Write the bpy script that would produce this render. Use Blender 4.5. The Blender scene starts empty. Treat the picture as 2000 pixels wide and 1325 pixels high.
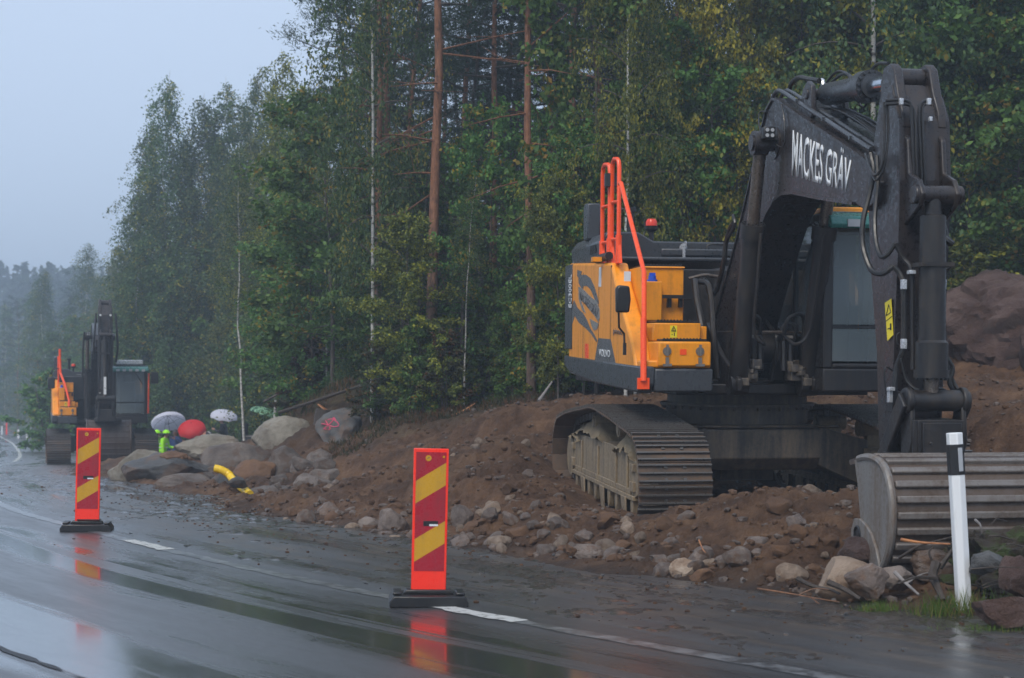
import bpy, bmesh, math, random
import numpy as np
from mathutils import Vector, Matrix, noise
PI = math.pi
R = math.radians
scene = bpy.context.scene
col = scene.collection

# ------------------------------------------------------------------ camera, sky, sun, exposure
CAM_H = 1.35
FPX = 2877.0            # focal length in pixels of the 2000 px wide photograph
HOR = 787.0             # row of the horizon in the photograph
cam_d = bpy.data.cameras.new("camera"); cam = bpy.data.objects.new("camera", cam_d); col.objects.link(cam)
cam.location = (0, 0, CAM_H); cam.rotation_euler = (R(90), 0, 0)
cam_d.sensor_width = 36.0; cam_d.lens = 36.0 * FPX / 2000.0
cam_d.shift_y = (HOR - 662.5) / 2000.0
cam_d.clip_start = 0.1; cam_d.clip_end = 6000
cam_d.dof.use_dof = True; cam_d.dof.focus_distance = 14.0; cam_d.dof.aperture_fstop = 3.2
scene.camera = cam

world = bpy.data.worlds.new("World"); scene.world = world; world.use_nodes = True
wn = world.node_tree.nodes; wl = world.node_tree.links
bg = wn["Background"]
sky = wn.new("ShaderNodeTexSky"); sky.sky_type = 'NISHITA'; sky.sun_disc = False
SUN_EL, SUN_AZ = R(48), R(205)
sky.sun_elevation = SUN_EL; sky.sun_rotation = SUN_AZ
sky.air_density = 1.0; sky.dust_density = 4.0; sky.ozone_density = 1.5
mixn = wn.new("ShaderNodeMix"); mixn.data_type = 'RGBA'; mixn.inputs[0].default_value = 0.8
wl.new(sky.outputs[0], mixn.inputs[6]); mixn.inputs[7].default_value = (5.7, 6.8, 8.6, 1)   # closed, even cloud cover
wl.new(mixn.outputs[2], bg.inputs[0]); bg.inputs[1].default_value = 0.088

sd = bpy.data.lights.new("sun", 'SUN'); sd.energy = 1.5; sd.angle = R(25); sd.color = (1.0, 0.93, 0.82)
sun = bpy.data.objects.new("sun", sd); col.objects.link(sun)
# sky sun_rotation turns clockwise from +Y
sdir = Vector((math.sin(SUN_AZ) * math.cos(SUN_EL), math.cos(SUN_AZ) * math.cos(SUN_EL), math.sin(SUN_EL)))
sun.rotation_euler = (-sdir).to_track_quat('-Z', 'Y').to_euler()
scene.view_settings.view_transform = 'Standard'; scene.view_settings.look = 'None'
scene.view_settings.gamma = 1.0; scene.view_settings.use_curve_mapping = False
scene.view_settings.exposure = 0.68
scene.cycles.max_bounces = 8; scene.cycles.volume_bounces = 1
scene.cycles.transparent_max_bounces = 16
scene.cycles.use_denoising = True

# ------------------------------------------------------------------ tagging
def tag(o, label=None, cat=None, group=None, kind=None):
    if label: o['label'] = label
    if cat: o['category'] = cat
    if group: o['group'] = group
    if kind: o['kind'] = kind
    return o
def empty(name, loc=(0, 0, 0), rot=(0, 0, 0)):
    o = bpy.data.objects.new(name, None); o.location = loc; o.rotation_euler = rot
    o.empty_display_size = .1
    col.objects.link(o); return o
def kids(o): return [c for c in col.objects if c.parent == o]
def copy_tree(o, parent=None, ch=None):
    c = o.copy(); col.objects.link(c); c.parent = parent
    for k in o.children: copy_tree(k, c)
    return c

# ------------------------------------------------------------------ mesh builder
class MB:
    def __init__(s): s.v = []; s.f = []; s.m = []; s.mi = 0
    def add(s, vs, fs, mi=None):
        b = len(s.v); s.v += [tuple(p) for p in vs]
        for f in fs: s.f.append(tuple(b + i for i in f)); s.m.append(s.mi if mi is None else mi)
        return s
    def box(s, c, size, rot=None, mi=None, taper=1.0):
        hx, hy, hz = size[0] / 2, size[1] / 2, size[2] / 2
        vs = []
        for z in (-1, 1):
            k = taper if z > 0 else 1
            for x, y in ((-1, -1), (1, -1), (1, 1), (-1, 1)): vs.append(Vector((x * hx * k, y * hy * k, z * hz)))
        if rot is not None: vs = [rot @ v for v in vs]
        vs = [v + Vector(c) for v in vs]
        return s.add(vs, [(3, 2, 1, 0), (4, 5, 6, 7), (0, 1, 5, 4), (1, 2, 6, 5), (2, 3, 7, 6), (3, 0, 4, 7)], mi)
    def box2(s, a, b, mi=None):
        return s.box([(a[i] + b[i]) / 2 for i in range(3)], [abs(b[i] - a[i]) for i in range(3)], None, mi)
    def prism(s, prof, a, b, axis='y', mi=None):
        """prof: 2D loop in the plane across axis; a,b: extents along the axis."""
        n = len(prof)
        def P(u, w, t):
            return (u, t, w) if axis == 'y' else ((t, u, w) if axis == 'x' else (u, w, t))
        ar = sum(prof[i][0] * prof[(i + 1) % n][1] - prof[(i + 1) % n][0] * prof[i][1] for i in range(n))
        pr = list(prof) if ar > 0 else list(prof)[::-1]
        flip = (axis == 'y')
        if a > b: a, b = b, a
        vs = [P(u, w, a) for u, w in pr] + [P(u, w, b) for u, w in pr]
        lo = tuple(range(n)); hi = tuple(range(n, 2 * n))
        fs = [lo[::-1], hi] + [(i, (i + 1) % n, n + (i + 1) % n, n + i) for i in range(n)]
        if flip: fs = [f[::-1] for f in fs]
        return s.add(vs, fs, mi)
    def tube(s, pts, r, n=8, closed=False, mi=None, cap=True):
        pts = [Vector(p) for p in pts]; m = len(pts)
        rr = r if isinstance(r, (list, tuple)) else [r] * m
        vs = []; prev = None
        for i, p in enumerate(pts):
            if closed: d = pts[(i + 1) % m] - pts[i - 1]
            else: d = pts[min(i + 1, m - 1)] - pts[max(i - 1, 0)]
            if d.length < 1e-9: d = Vector((0, 0, 1))
            d.normalize()
            if prev is None:
                a = Vector((0, 0, 1)) if abs(d.z) < .9 else Vector((1, 0, 0))
                u = d.cross(a).normalized()
            else:
                u = (prev - d * prev.dot(d))
                u = u.normalized() if u.length > 1e-6 else d.orthogonal().normalized()
            w = d.cross(u); prev = u
            for k in range(n):
                t = 2 * PI * k / n
                vs.append(p + (u * math.cos(t) + w * math.sin(t)) * rr[i])
        fs = []
        for i in range(m if closed else m - 1):
            j = (i + 1) % m
            for k in range(n):
                k2 = (k + 1) % n
                fs.append((i * n + k, i * n + k2, j * n + k2, j * n + k))
        if not closed and cap:
            fs.append(tuple(range(n))[::-1]); fs.append(tuple((m - 1) * n + k for k in range(n)))
        return s.add(vs, fs, mi)
    def cyl(s, a, b, r, r2=None, n=20, mi=None): return s.tube([a, b], [r, r if r2 is None else r2], n, mi=mi)
    def build(s, name, mats, parent=None, bevel=0, smooth=35, segs=2, clean=False):
        me = bpy.data.meshes.new(name); me.from_pydata(s.v, [], s.f)
        if not isinstance(mats, (list, tuple)): mats = [mats]
        for m in mats: me.materials.append(m)
        if len(mats) > 1: me.polygons.foreach_set('material_index', s.m)
        if smooth:
            me.polygons.foreach_set('use_smooth', [True] * len(me.polygons))
            me.set_sharp_from_angle(angle=R(smooth))
        me.update()
        o = bpy.data.objects.new(name, me); col.objects.link(o)
        if parent is not None: o.parent = parent
        if bevel:
            md = o.modifiers.new('bevel', 'BEVEL'); md.width = bevel; md.segments = segs; md.limit_method = 'ANGLE'; md.angle_limit = R(40)
            md.harden_normals = False
        return o
def smooth_pts(pts, k=6):
    """Catmull-Rom through the points"""
    P = [Vector(p) for p in pts]; out = []
    for i in range(len(P) - 1):
        a = P[i - 1] if i else P[i] * 2 - P[i + 1]; b = P[i]; c = P[i + 1]; d = P[i + 2] if i + 2 < len(P) else P[i + 1] * 2 - P[i]
        for j in range(k):
            t = j / k
            out.append(.5 * ((2 * b) + (c - a) * t + (2 * a - 5 * b + 4 * c - d) * t * t + (3 * b - a - 3 * c + d) * t ** 3))
    out.append(P[-1]); return out

# ------------------------------------------------------------------ materials
def mat(name):
    m = bpy.data.materials.new(name); m.use_nodes = True
    nt = m.node_tree; p = nt.nodes['Principled BSDF']; return m, nt, p
def N(nt, t, **kw):
    n = nt.nodes.new('ShaderNode' + t)
    for k, v in kw.items(): setattr(n, k, v)
    return n
def noise_n(nt, scale, detail=6, rough=.6, coord=None, dist=0):
    n = N(nt, 'TexNoise'); n.inputs['Scale'].default_value = scale; n.inputs['Detail'].default_value = detail
    n.inputs['Roughness'].default_value = rough; n.inputs['Distortion'].default_value = dist
    if coord is not None: nt.links.new(coord, n.inputs['Vector'])
    return n
def ramp(nt, fac, stops, interp='LINEAR'):
    r = N(nt, 'ValToRGB'); r.color_ramp.interpolation = interp
    e = r.color_ramp.elements
    while len(e) < len(stops): e.new(.5)
    for el, (p, c) in zip(e, stops): el.position = p; el.color = tuple(c) + ((1,) if len(c) == 3 else ())
    nt.links.new(fac, r.inputs[0]); return r
def g(v): return (v, v, v)
def maprange(nt, val, a, b, c=0, d=1, smooth=True):
    n = N(nt, 'MapRange'); n.interpolation_type = 'SMOOTHSTEP' if smooth else 'LINEAR'
    nt.links.new(val, n.inputs[0])
    for i, x in zip((1, 2, 3, 4), (a, b, c, d)): n.inputs[i].default_value = x
    return n.outputs[0]
def math_n(nt, op, a, b=None):
    n = N(nt, 'Math', operation=op)
    for i, x in enumerate((a, b)):
        if x is None: continue
        if isinstance(x, (int, float)): n.inputs[i].default_value = x
        else: nt.links.new(x, n.inputs[i])
    return n.outputs[0]
def mixc(nt, fac, a, b, blend='MIX'):
    n = N(nt, 'Mix', data_type='RGBA', blend_type=blend)
    if isinstance(fac, (int, float)): n.inputs[0].default_value = fac
    else: nt.links.new(fac, n.inputs[0])
    for i, x in ((6, a), (7, b)):
        if isinstance(x, tuple): n.inputs[i].default_value = x + ((1,) if len(x) == 3 else ())
        else: nt.links.new(x, n.inputs[i])
    return n.outputs[2]
def bump(nt, p, h, strength=.4, dist=.02):
    b = N(nt, 'Bump'); b.inputs['Strength'].default_value = strength; b.inputs['Distance'].default_value = dist
    nt.links.new(h, b.inputs['Height']); nt.links.new(b.outputs[0], p.inputs['Normal']); return b
def objc(nt):
    t = N(nt, 'TexCoord'); return t.outputs['Object']

def paint(name, c, rough=.35, grime=.35, gc=(.05, .035, .025), metal=0, spec=.5, streak=True, gs=1.0, bmp=.03, rv=.13):
    """painted or plain surface with dirt, rain streaks and uneven gloss"""
    m, nt, p = mat(name); co = objc(nt)
    mp = N(nt, 'Mapping'); mp.inputs['Scale'].default_value = (3.5, 3.5, .5) if streak else (1, 1, 1); nt.links.new(co, mp.inputs[0])
    n1 = noise_n(nt, 3.0 * gs, 8, .65, mp.outputs[0]); n2 = noise_n(nt, 26 * gs, 6, .7, co)
    f = math_n(nt, 'ADD', n1.outputs[0], math_n(nt, 'MULTIPLY', n2.outputs[0], .5))
    fr = maprange(nt, f, .74 - .22 * grime, 1.05, 0, min(1, grime * 1.7))
    cc = mixc(nt, fr, tuple(c), gc); nt.links.new(cc, p.inputs['Base Color'])
    rr = maprange(nt, n2.outputs[0], .3, .75, max(.05, rough - rv), rough + rv); r2 = math_n(nt, 'ADD', rr, math_n(nt, 'MULTIPLY', fr, .3))
    nt.links.new(r2, p.inputs['Roughness']); p.inputs['Metallic'].default_value = metal; p.inputs['Specular IOR Level'].default_value = spec
    (bump(nt, p, n2.outputs[0], bmp, .01) if bmp else None); return m
M = {}
M['yellow'] = paint('yellow_paint', (.84, .30, .008), .36, .28, (.30, .13, .02), bmp=0, rv=.02)
M['grey'] = paint('grey_paint', (.045, .050, .058), .3, .3, (.03, .025, .02), bmp=0, rv=.05)
M['dark'] = paint('dark_frame', (.012, .011, .012), .42, .5, (.045, .035, .027))
M['boom'] = paint('boom_paint', (.019, .016, .0175), .33, .45, (.045, .030, .020))
M['black'] = paint('black_plastic', (.012, .012, .013), .4, .2)
M['hose'] = paint('rubber_hose', (.011, .011, .012), .38, .4, (.05, .042, .035))
M['orange'] = paint('orange_rail', (.95, .085, .012), .35, .15, (.3, .04, .01))
M['chrome'] = paint('chrome_rod', (.55, .58, .62), .12, .1, (.1, .09, .08), metal=1)
M['rod'] = paint('dirty_rod', (.16, .13, .11), .25, .6, (.07, .05, .035), metal=.6)
M['steel'] = paint('worn_steel', (.17, .165, .16), .38, .7, (.12, .085, .06), metal=.0)
M['bright'] = paint('zinc_fitting', (.55, .57, .6), .3, .2, metal=.5)
M['shoe'] = paint('track_shoe', (.10, .095, .09), .35, .5, (.06, .045, .035), metal=.2, streak=False); M['shoe_mud'] = paint('track_plate_mud', (.05, .036, .026), .6, .9, (.15, .09, .055), streak=False)
M['mudframe'] = paint('muddy_frame', (.26, .195, .115), .6, .85, (.12, .095, .075))
M['carbody'] = paint('muddy_carbody', (.040, .038, .037), .45, .95, (.17, .13, .09))
M['decal'] = paint('grey_decal', (.10, .10, .105), .35, .1); M['decal2'] = paint('light_decal', (.22, .21, .20), .35, .1)
M['white'] = paint('white_marking', (.72, .74, .76), .4, .18, (.3, .28, .25), bmp=0)
M['sticker'] = paint('yellow_sticker', (.85, .68, .02), .4, .05)
M['blue'] = paint('blue_cap', (.02, .09, .55), .3, .05)
M['teal'] = paint('green_visor', (.03, .17, .15), .3, .15)
M['red'] = paint('red_lens', (.65, .04, .015), .2, .1)
M['lamp'] = paint('lamp_lens', (.4, .42, .45), .1, .05)
M['bucket'] = paint('bucket_steel', (.165, .15, .14), .38, .75, (.075, .05, .034), metal=.15, streak=False); M['bucketS'] = paint('bucket_shell', (.085, .06, .045), .5, .8, (.06, .04, .028), streak=False)
M['bucketB'] = paint('brown_bucket', (.065, .048, .042), .45, .7, (.04, .025, .018), metal=.1)

def glass_mat():
    m, nt, p = mat('cab_glass'); p.inputs['Base Color'].default_value = (.34, .40, .42, 1)
    p.inputs['Transmission Weight'].default_value = .68; p.inputs['Roughness'].default_value = .03; p.inputs['IOR'].default_value = 1.45  # pale base with partial transmission paints reflected sky into the panes
    return m
M['glass'] = glass_mat()

def dirt_mat():
    m, nt, p = mat('wet_earth'); co = objc(nt)
    n0 = noise_n(nt, .35, 5, .6, co); n1 = noise_n(nt, 1.9, 10, .74, co); n2 = noise_n(nt, 16, 8, .72, co); n3 = noise_n(nt, 70, 5, .7, co)
    c = ramp(nt, n1.outputs[0], [(.30, (.045, .023, .012)), (.44, (.105, .054, .028)), (.58, (.185, .100, .052)), (.72, (.27, .165, .095))])
    c2 = mixc(nt, maprange(nt, n2.outputs[0], .55, .75, 0, .7), c.outputs[0], (.24, .165, .115))
    c3 = mixc(nt, maprange(nt, n3.outputs[0], .62, .72, 0, .6), c2, (.030, .020, .014))
    dk = mixc(nt, maprange(nt, n0.outputs[0], .5, .66, 0, .45), c3, (.075, .043, .027))
    at = N(nt, 'Attribute', attribute_name='forest')     # forest floor: litter, moss
    ff = ramp(nt, n1.outputs[0], [(.3, (.018, .020, .008)), (.5, (.050, .034, .018)), (.66, (.028, .045, .010)), (.8, (.06, .05, .022))])
    wet = N(nt, 'Attribute', attribute_name='wet')
    cc = mixc(nt, at.outputs['Fac'], dk, ff.outputs[0])
    cc = mixc(nt, wet.outputs['Fac'], cc, (.022, .020, .019))
    gr = N(nt, 'Attribute', attribute_name='grassy')
    cc = mixc(nt, gr.outputs['Fac'], cc, (.035, .062, .018))
    nt.links.new(cc, p.inputs['Base Color'])
    nt.links.new(maprange(nt, n2.outputs[0], .3, .7, .55, .9), p.inputs['Roughness'])
    p.inputs['Specular IOR Level'].default_value = .3
    h = math_n(nt, 'ADD', math_n(nt, 'MULTIPLY', n2.outputs[0], 1.0), math_n(nt, 'MULTIPLY', n3.outputs[0], .35))
    bump(nt, p, h, 1.0, .09); return m
M['dirt'] = dirt_mat()

def rock_mat(name, a, b, cdark, dirtc=(.13, .075, .045), dirtw=.5, wetr=.45, bd=.03):
    m, nt, p = mat(name); co = objc(nt)
    oi = N(nt, 'ObjectInfo'); ad = N(nt, 'VectorMath', operation='ADD'); nt.links.new(co, ad.inputs[0])
    sc = math_n(nt, 'MULTIPLY', oi.outputs['Random'], 37.0); cb = N(nt, 'CombineXYZ'); nt.links.new(sc, cb.inputs[0]); nt.links.new(sc, cb.inputs[1]); nt.links.new(cb.outputs[0], ad.inputs[1])
    v = ad.outputs[0]
    n1 = noise_n(nt, 2.2, 8, .65, v, .4); n2 = noise_n(nt, 22, 8, .75, v); n3 = noise_n(nt, 90, 4, .6, v)
    c = ramp(nt, n1.outputs[0], [(.3, cdark), (.45, a), (.65, b)])
    c1 = mixc(nt, maprange(nt, n2.outputs[0], .5, .7, 0, .5), c.outputs[0], cdark)
    c2 = mixc(nt, maprange(nt, n3.outputs[0], .6, .7, 0, .4), c1, tuple(min(1, x * 1.7) for x in b))
    n4 = noise_n(nt, 3.1, 6, .7, v)
    geo = N(nt, 'NewGeometry'); sx = N(nt, 'SeparateXYZ'); nt.links.new(geo.outputs['Normal'], sx.inputs[0])
    dfac = math_n(nt, 'ADD', n4.outputs[0], math_n(nt, 'MULTIPLY', sx.outputs[2], -.06))
    c3 = mixc(nt, maprange(nt, dfac, .47, .58, 0, dirtw), c2, dirtc)
    hs = N(nt, 'HueSaturation'); nt.links.new(c3, hs.inputs['Color']); nt.links.new(maprange(nt, oi.outputs['Random'], 0, 1, .72, 1.25, False), hs.inputs['Value'])
    nt.links.new(hs.outputs[0], p.inputs['Base Color'])
    nt.links.new(maprange(nt, n1.outputs[0], .3, .7, wetr - .12, wetr + .25), p.inputs['Roughness']); p.inputs['Specular IOR Level'].default_value = .4
    h = math_n(nt, 'ADD', n2.outputs[0], math_n(nt, 'MULTIPLY', n3.outputs[0], .4)); bump(nt, p, h, .7, bd); return m
M['rock'] = rock_mat('granite', (.13, .10, .085), (.21, .17, .145), (.065, .05, .043), dirtw=.85)
M['rock_pale'] = rock_mat('pale_granite', (.20, .18, .145), (.29, .265, .22), (.12, .10, .08), dirtw=.35, bd=.07)
M['rock_dark'] = rock_mat('dark_granite', (.055, .056, .058), (.11, .11, .11), (.03, .03, .032), dirtc=(.15, .085, .05), dirtw=.5)
M['rock_red'] = rock_mat('red_granite', (.105, .064, .054), (.165, .11, .095), (.055, .034, .029), dirtc=(.085, .045, .028), dirtw=.5, bd=.16)
M['rock_tan'] = rock_mat('tan_granite', (.20, .145, .105), (.30, .235, .18), (.13, .09, .065), dirtc=(.14, .08, .045), dirtw=.55)
M['rock_big'] = rock_mat('big_granite', (.14, .115, .10), (.23, .195, .17), (.07, .055, .048), dirtc=(.12, .065, .035), dirtw=.6, bd=.08)
M['clod'] = rock_mat('earth_clod', (.12, .062, .033), (.17, .095, .05), (.07, .038, .020), dirtw=.8, wetr=.7)
# ------------------------------------------------------------------ numpy noise
def _hash(ix, iy, seed):
    n = (ix.astype(np.int64) * 374761393 + iy.astype(np.int64) * 668265263 + seed * 2147483647) & 0x7fffffff
    n = (n ^ (n >> 13)) * 1274126177 & 0x7fffffff
    return ((n ^ (n >> 16)) & 0xffff) / 65535.0
def vnoise(x, y, seed=0):
    ix = np.floor(x); iy = np.floor(y); fx = x - ix; fy = y - iy
    ux = fx * fx * (3 - 2 * fx); uy = fy * fy * (3 - 2 * fy)
    a = _hash(ix, iy, seed); b = _hash(ix + 1, iy, seed); c = _hash(ix, iy + 1, seed); d = _hash(ix + 1, iy + 1, seed)
    return (a * (1 - ux) + b * ux) * (1 - uy) + (c * (1 - ux) + d * ux) * uy
def fbm(x, y, o=4, seed=0, gain=.5):
    s = 0; a = 1; t = 0
    for i in range(o):
        ca, sa = math.cos(.6 * i + .3), math.sin(.6 * i + .3)
        s = s + a * vnoise((x * ca - y * sa) * 2 ** i + 17.3 * i, (x * sa + y * ca) * 2 ** i - 9.1 * i, seed + i); t += a; a *= gain
    return s / t - .5

def P(px, py, d): return ((px - 1000) / FPX * d, d, CAM_H + (HOR - py) / FPX * d)   # photo pixel at a known depth -> place in the world

# ------------------------------------------------------------------ road line (the dashed edge line), s along, t to its right
LP = [(25, -20), (13, -5), (9, -.9), (5.2, 3.35), (3.3, 5.3), (1.52, 7.29), (-.6, 9.9), (-2.55, 12.6), (-4.52, 15.66), (-6.5, 19), (-9.3, 25), (-12.3, 33.3), (-18.1, 54), (-25.6, 76), (-34, 99), (-48, 135), (-80, 210), (-150, 340), (-300, 600)]
LS = [Vector((p.x, p.y)) for p in smooth_pts([(x, y, 0) for x, y in LP], 8)]
LX = np.array([p.x for p in LS]); LY = np.array([p.y for p in LS])
SEG = np.hypot(np.diff(LX), np.diff(LY)); LSA = np.concatenate([[0], np.cumsum(SEG)])
ZK_Y = [-50, 24, 36, 48, 60, 100, 160, 300, 900]; ZK_Z = [0, 0, -.3, -.62, -.8, -1.15, -1.6, -2, -2]
def road_st(x, y):
    x = np.asarray(x, float); y = np.asarray(y, float)
    best = np.full(x.shape, 1e18); S = np.zeros(x.shape); T = np.zeros(x.shape)
    for i in range(len(SEG)):
        dx, dy = (LX[i + 1] - LX[i]) / SEG[i], (LY[i + 1] - LY[i]) / SEG[i]
        rx, ry = x - LX[i], y - LY[i]
        u = np.clip(rx * dx + ry * dy, 0, SEG[i])
        qx, qy = rx - u * dx, ry - u * dy
        d2 = qx * qx + qy * qy; m = d2 < best
        best = np.where(m, d2, best); S = np.where(m, LSA[i] + u, S)
        T = np.where(m, np.sqrt(d2) * np.where(rx * dy - ry * dx > 0, 1, -1), T)
    return S, T
def road_xy(s, t):
    x = np.interp(s, LSA, LX); y = np.interp(s, LSA, LY)
    e = .6; dx = np.interp(s + e, LSA, LX) - np.interp(s - e, LSA, LX); dy = np.interp(s + e, LSA, LY) - np.interp(s - e, LSA, LY)
    n = np.hypot(dx, dy); return x + dy / n * t, y - dx / n * t
def road_z(s): return np.interp(np.interp(s, LSA, LY), ZK_Y, ZK_Z)

# machine frame of the near excavator
def mrot(yaw, p):
    return Matrix.Rotation(R(yaw), 3, 'Z') @ Matrix.Rotation(R(p), 3, 'Y')
A_LOC, A_YAW, A_PIT = Vector((2.47, 16.3, .13)), -82, 2.2
A_ROT = mrot(A_YAW, A_PIT)
def aw(x, y, z): v = A_ROT @ Vector((x, y, z)) + A_LOC; return (v.x, v.y, v.z)

# ------------------------------------------------------------------ control heights off the road: (x, y, z, forest floor 0..1)
CP = []
def cpx(px, py, d, f=0): x, y, z = P(px, py, d); CP.append((x, y, z, f))
for a in [(1500, 962, 12.9), (1600, 968, 12.5), (1400, 985, 13.0), (1310, 1010, 13.2), (1240, 1015, 13.6), (1660, 975, 12.2), (1180, 985, 14.4),
          (1600, 1050, 11.2), (1450, 1060, 11.6), (1300, 1075, 12.1), (1150, 1040, 13.0), (1720, 1112, 10.4), (1900, 1115, 10.2), (2050, 1100, 10.0), (1850, 1125, 10.6),
          (1950, 880, 14), (1900, 745, 20), (1980, 700, 22), (2150, 640, 24), (1780, 775, 20), (1850, 800, 18), (2100, 800, 16), (2100, 1000, 11.5), (2200, 900, 13),
          (1060, 930, 17.4), (1000, 1020, 14.2), (1000, 930, 16.3), (1010, 860, 18.6), (1060, 800, 21), (900, 1010, 15.5), (880, 940, 17.5), (900, 870, 19.5),
          (750, 1000, 16.9), (750, 925, 19.5), (770, 860, 22), (650, 965, 19.5), (650, 900, 22), (600, 955, 21.5), (520, 985, 20), (505, 908, 28.5), (560, 905, 27), (610, 915, 24), (620, 882, 26.5), (655, 862, 27.5), (540, 880, 32), (450, 885, 34), (400, 900, 30), (480, 955, 24), (380, 950, 24), (545, 945, 24), (590, 940, 24.5), (560, 925, 26), (450, 978, 21.3), (590, 975, 20.6), (500, 970, 22), (440, 915, 28), (520, 897, 36), (545, 893, 38), (500, 893, 44), (565, 872, 35.5), (480, 895, 38), (530, 905, 31),
          (1450, 905, 19.5), (1300, 785, 21), (1200, 780, 21.5), (1600, 780, 20.5), (1400, 780, 21.5), (1450, 850, 20.3),
          (330, 965, 21.6), (400, 955, 22.6), (300, 945, 25.5), (250, 928, 28.5), (430, 930, 25.5), (150, 915, 31), (250, 905, 35)]: cpx(*a)
for a in [(700, 826, 24.5, .3), (640, 800, 28, .7), (680, 745, 30.5, 1), (600, 770, 31, 1), (760, 790, 28, 1), (820, 822, 24, .6), (900, 803, 24.5, .8), (1000, 797, 23.5, .8), (1060, 783, 24, .8), (1150, 770, 25, .8), (1300, 768, 25, .5), (1500, 765, 25, .3), (1700, 750, 26, .3),
          (1900, 700, 27, .5), (2100, 640, 29, .8), (900, 780, 32, 1), (1200, 750, 33, 1), (1500, 740, 34, 1), (1900, 690, 36, 1), (700, 760, 38, 1), (575, 830, 33, .8)]: cpx(*a)
for lx, ly in [(-2.4, -1.3), (0, -1.3), (2.2, -1.3), (-2.2, 1.3), (0, 1.3), (2.2, 1.3), (0, 0), (1.5, 0), (-1.2, -1.3), (1.2, -1.3)]:
    x, y, z = aw(lx, ly, .0); CP.append((x, y, z + (.12 if ly == 0 else .02), 0))
for t, z, f in ((4, -.05, 0), (8, -.1, .1), (13, .2, .8), (20, .8, 1), (32, 2.0, 1)):
    for y0 in (-6, 2, 40, 46, 54, 64, 76, 92, 110, 135):
        if y0 < 40:
            s = float(np.interp(y0, LY, LSA)); x, y = road_xy(s, t)
            zz = {4: .3, 8: .8, 13: 1.2, 20: 1.9, 32: 2.6}[t]; CP.append((float(x), float(y), zz, f))
            continue
        s = float(np.interp(y0, LY, LSA)); x, y = road_xy(s, t)
        lowz = float(road_z(s)) + z - (.7 if 38 < y0 < 66 and 7 < t < 14 else 0)
        CP.append((float(x), float(y), lowz, f))
for px, z, d in ((290, -1.43, 54.5), (310, -1.43, 54), (343, -1.36, 55), (380, -1.3, 56), (400, -1.18, 56), (439, -.98, 55), (482, -.6, 43), (520, -.5, 43), (500, -.8, 50), (330, -.5, 40), (420, -.3, 40), (500, -.2, 40)): CP.append(((px - 1000) / FPX * d, d, z, .3))
def ground(x, y):
    """height, forest, wet, grassy for arrays x, y"""
    x = np.asarray(x, float); y = np.asarray(y, float)
    S, T = road_st(x, y); rz = road_z(S)
    num = np.zeros(x.shape); den = np.zeros(x.shape); fo = np.zeros(x.shape)
    for cx, cy, cz, cf in CP:
        d2 = (x - cx) ** 2 + (y - cy) ** 2; sc = .25 + .0012 * (cy * cy)
        w = 1 / (d2 + sc) ** 2.8; num += w * cz; den += w; fo += w * cf
    z = num / den; fo = fo / den
    wob = fbm(S * .55, T * .55, 4, 5) * 1.1 + fbm(S * 2.5, T * 2.5, 2, 9) * .35
    te = T + wob
    rise = np.clip((te - 2.0) / 1.5, 0, 1); rise = rise * rise * (3 - 2 * rise)
    rough = fbm(x * .9, y * .9, 5, 1) * .26 + fbm(x * 3.6, y * 3.6, 5, 2, .62) * .22 + fbm(x * 13, y * 13, 4, 3, .65) * .09
    near = np.clip((te - 2.1) / .8, 0, 1)
    # tracks press the earth down
    lx = (x - A_LOC.x) * math.cos(R(A_YAW)) + (y - A_LOC.y) * math.sin(R(A_YAW)); ly = -(x - A_LOC.x) * math.sin(R(A_YAW)) + (y - A_LOC.y) * math.cos(R(A_YAW))
    pad = np.clip(1.4 - np.maximum(np.abs(lx) / 2.6, np.abs(np.abs(ly) - 1.3) / .6), 0, 1)
    rough = rough * (1 - .8 * np.clip(pad * 2, 0, 1))
    zz = rz - .035 + rise * (z - rz + .035) + near * rough * np.clip(.45 + rise * .8, 0, 1.1) + near * .03
    # hills far away
    r = np.hypot(x, y)
    hill = np.clip((r - 150) / 170, 0, 1); hill = hill * hill * (3 - 2 * hill)
    zz = zz + hill * (17 + 9 * fbm(x * .008 + 3, y * .008, 3, 21)) * np.clip((y - 60) / 90, 0, 1) * np.clip((T - 0) / 60 + .9, .35, 1) * np.where(np.abs(T) < 14, .0 + np.clip((r-320)/200,0,1), 1)
    # left verge
    lv = np.clip((-9.8 - T) / 3, 0, 1)
    zz = zz + lv * (-.25 + .3 * fbm(x * .5, y * .5, 4, 31))
    g1 = np.where(T < -9.9, 1.0, 0.0); g1 = np.where((y > 58) & (T > 3), 1 - fo * .5, g1); fo = np.where((y > 58) & (T > 3) & (T < 16), fo * .2, fo)
    wet = np.clip(1 - (te - 2.2) / .55, 0, 1) * .8
    wet = np.where(T < 0, 0, wet)
    return zz, np.clip(fo + .35 * fbm(x * .7, y * .7, 4, 8), 0, 1), wet, g1
def gz(x, y): return float(ground(np.array([x]), np.array([y]))[0][0])
def gzs(xs, ys): return ground(np.array(xs), np.array(ys))[0]

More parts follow.
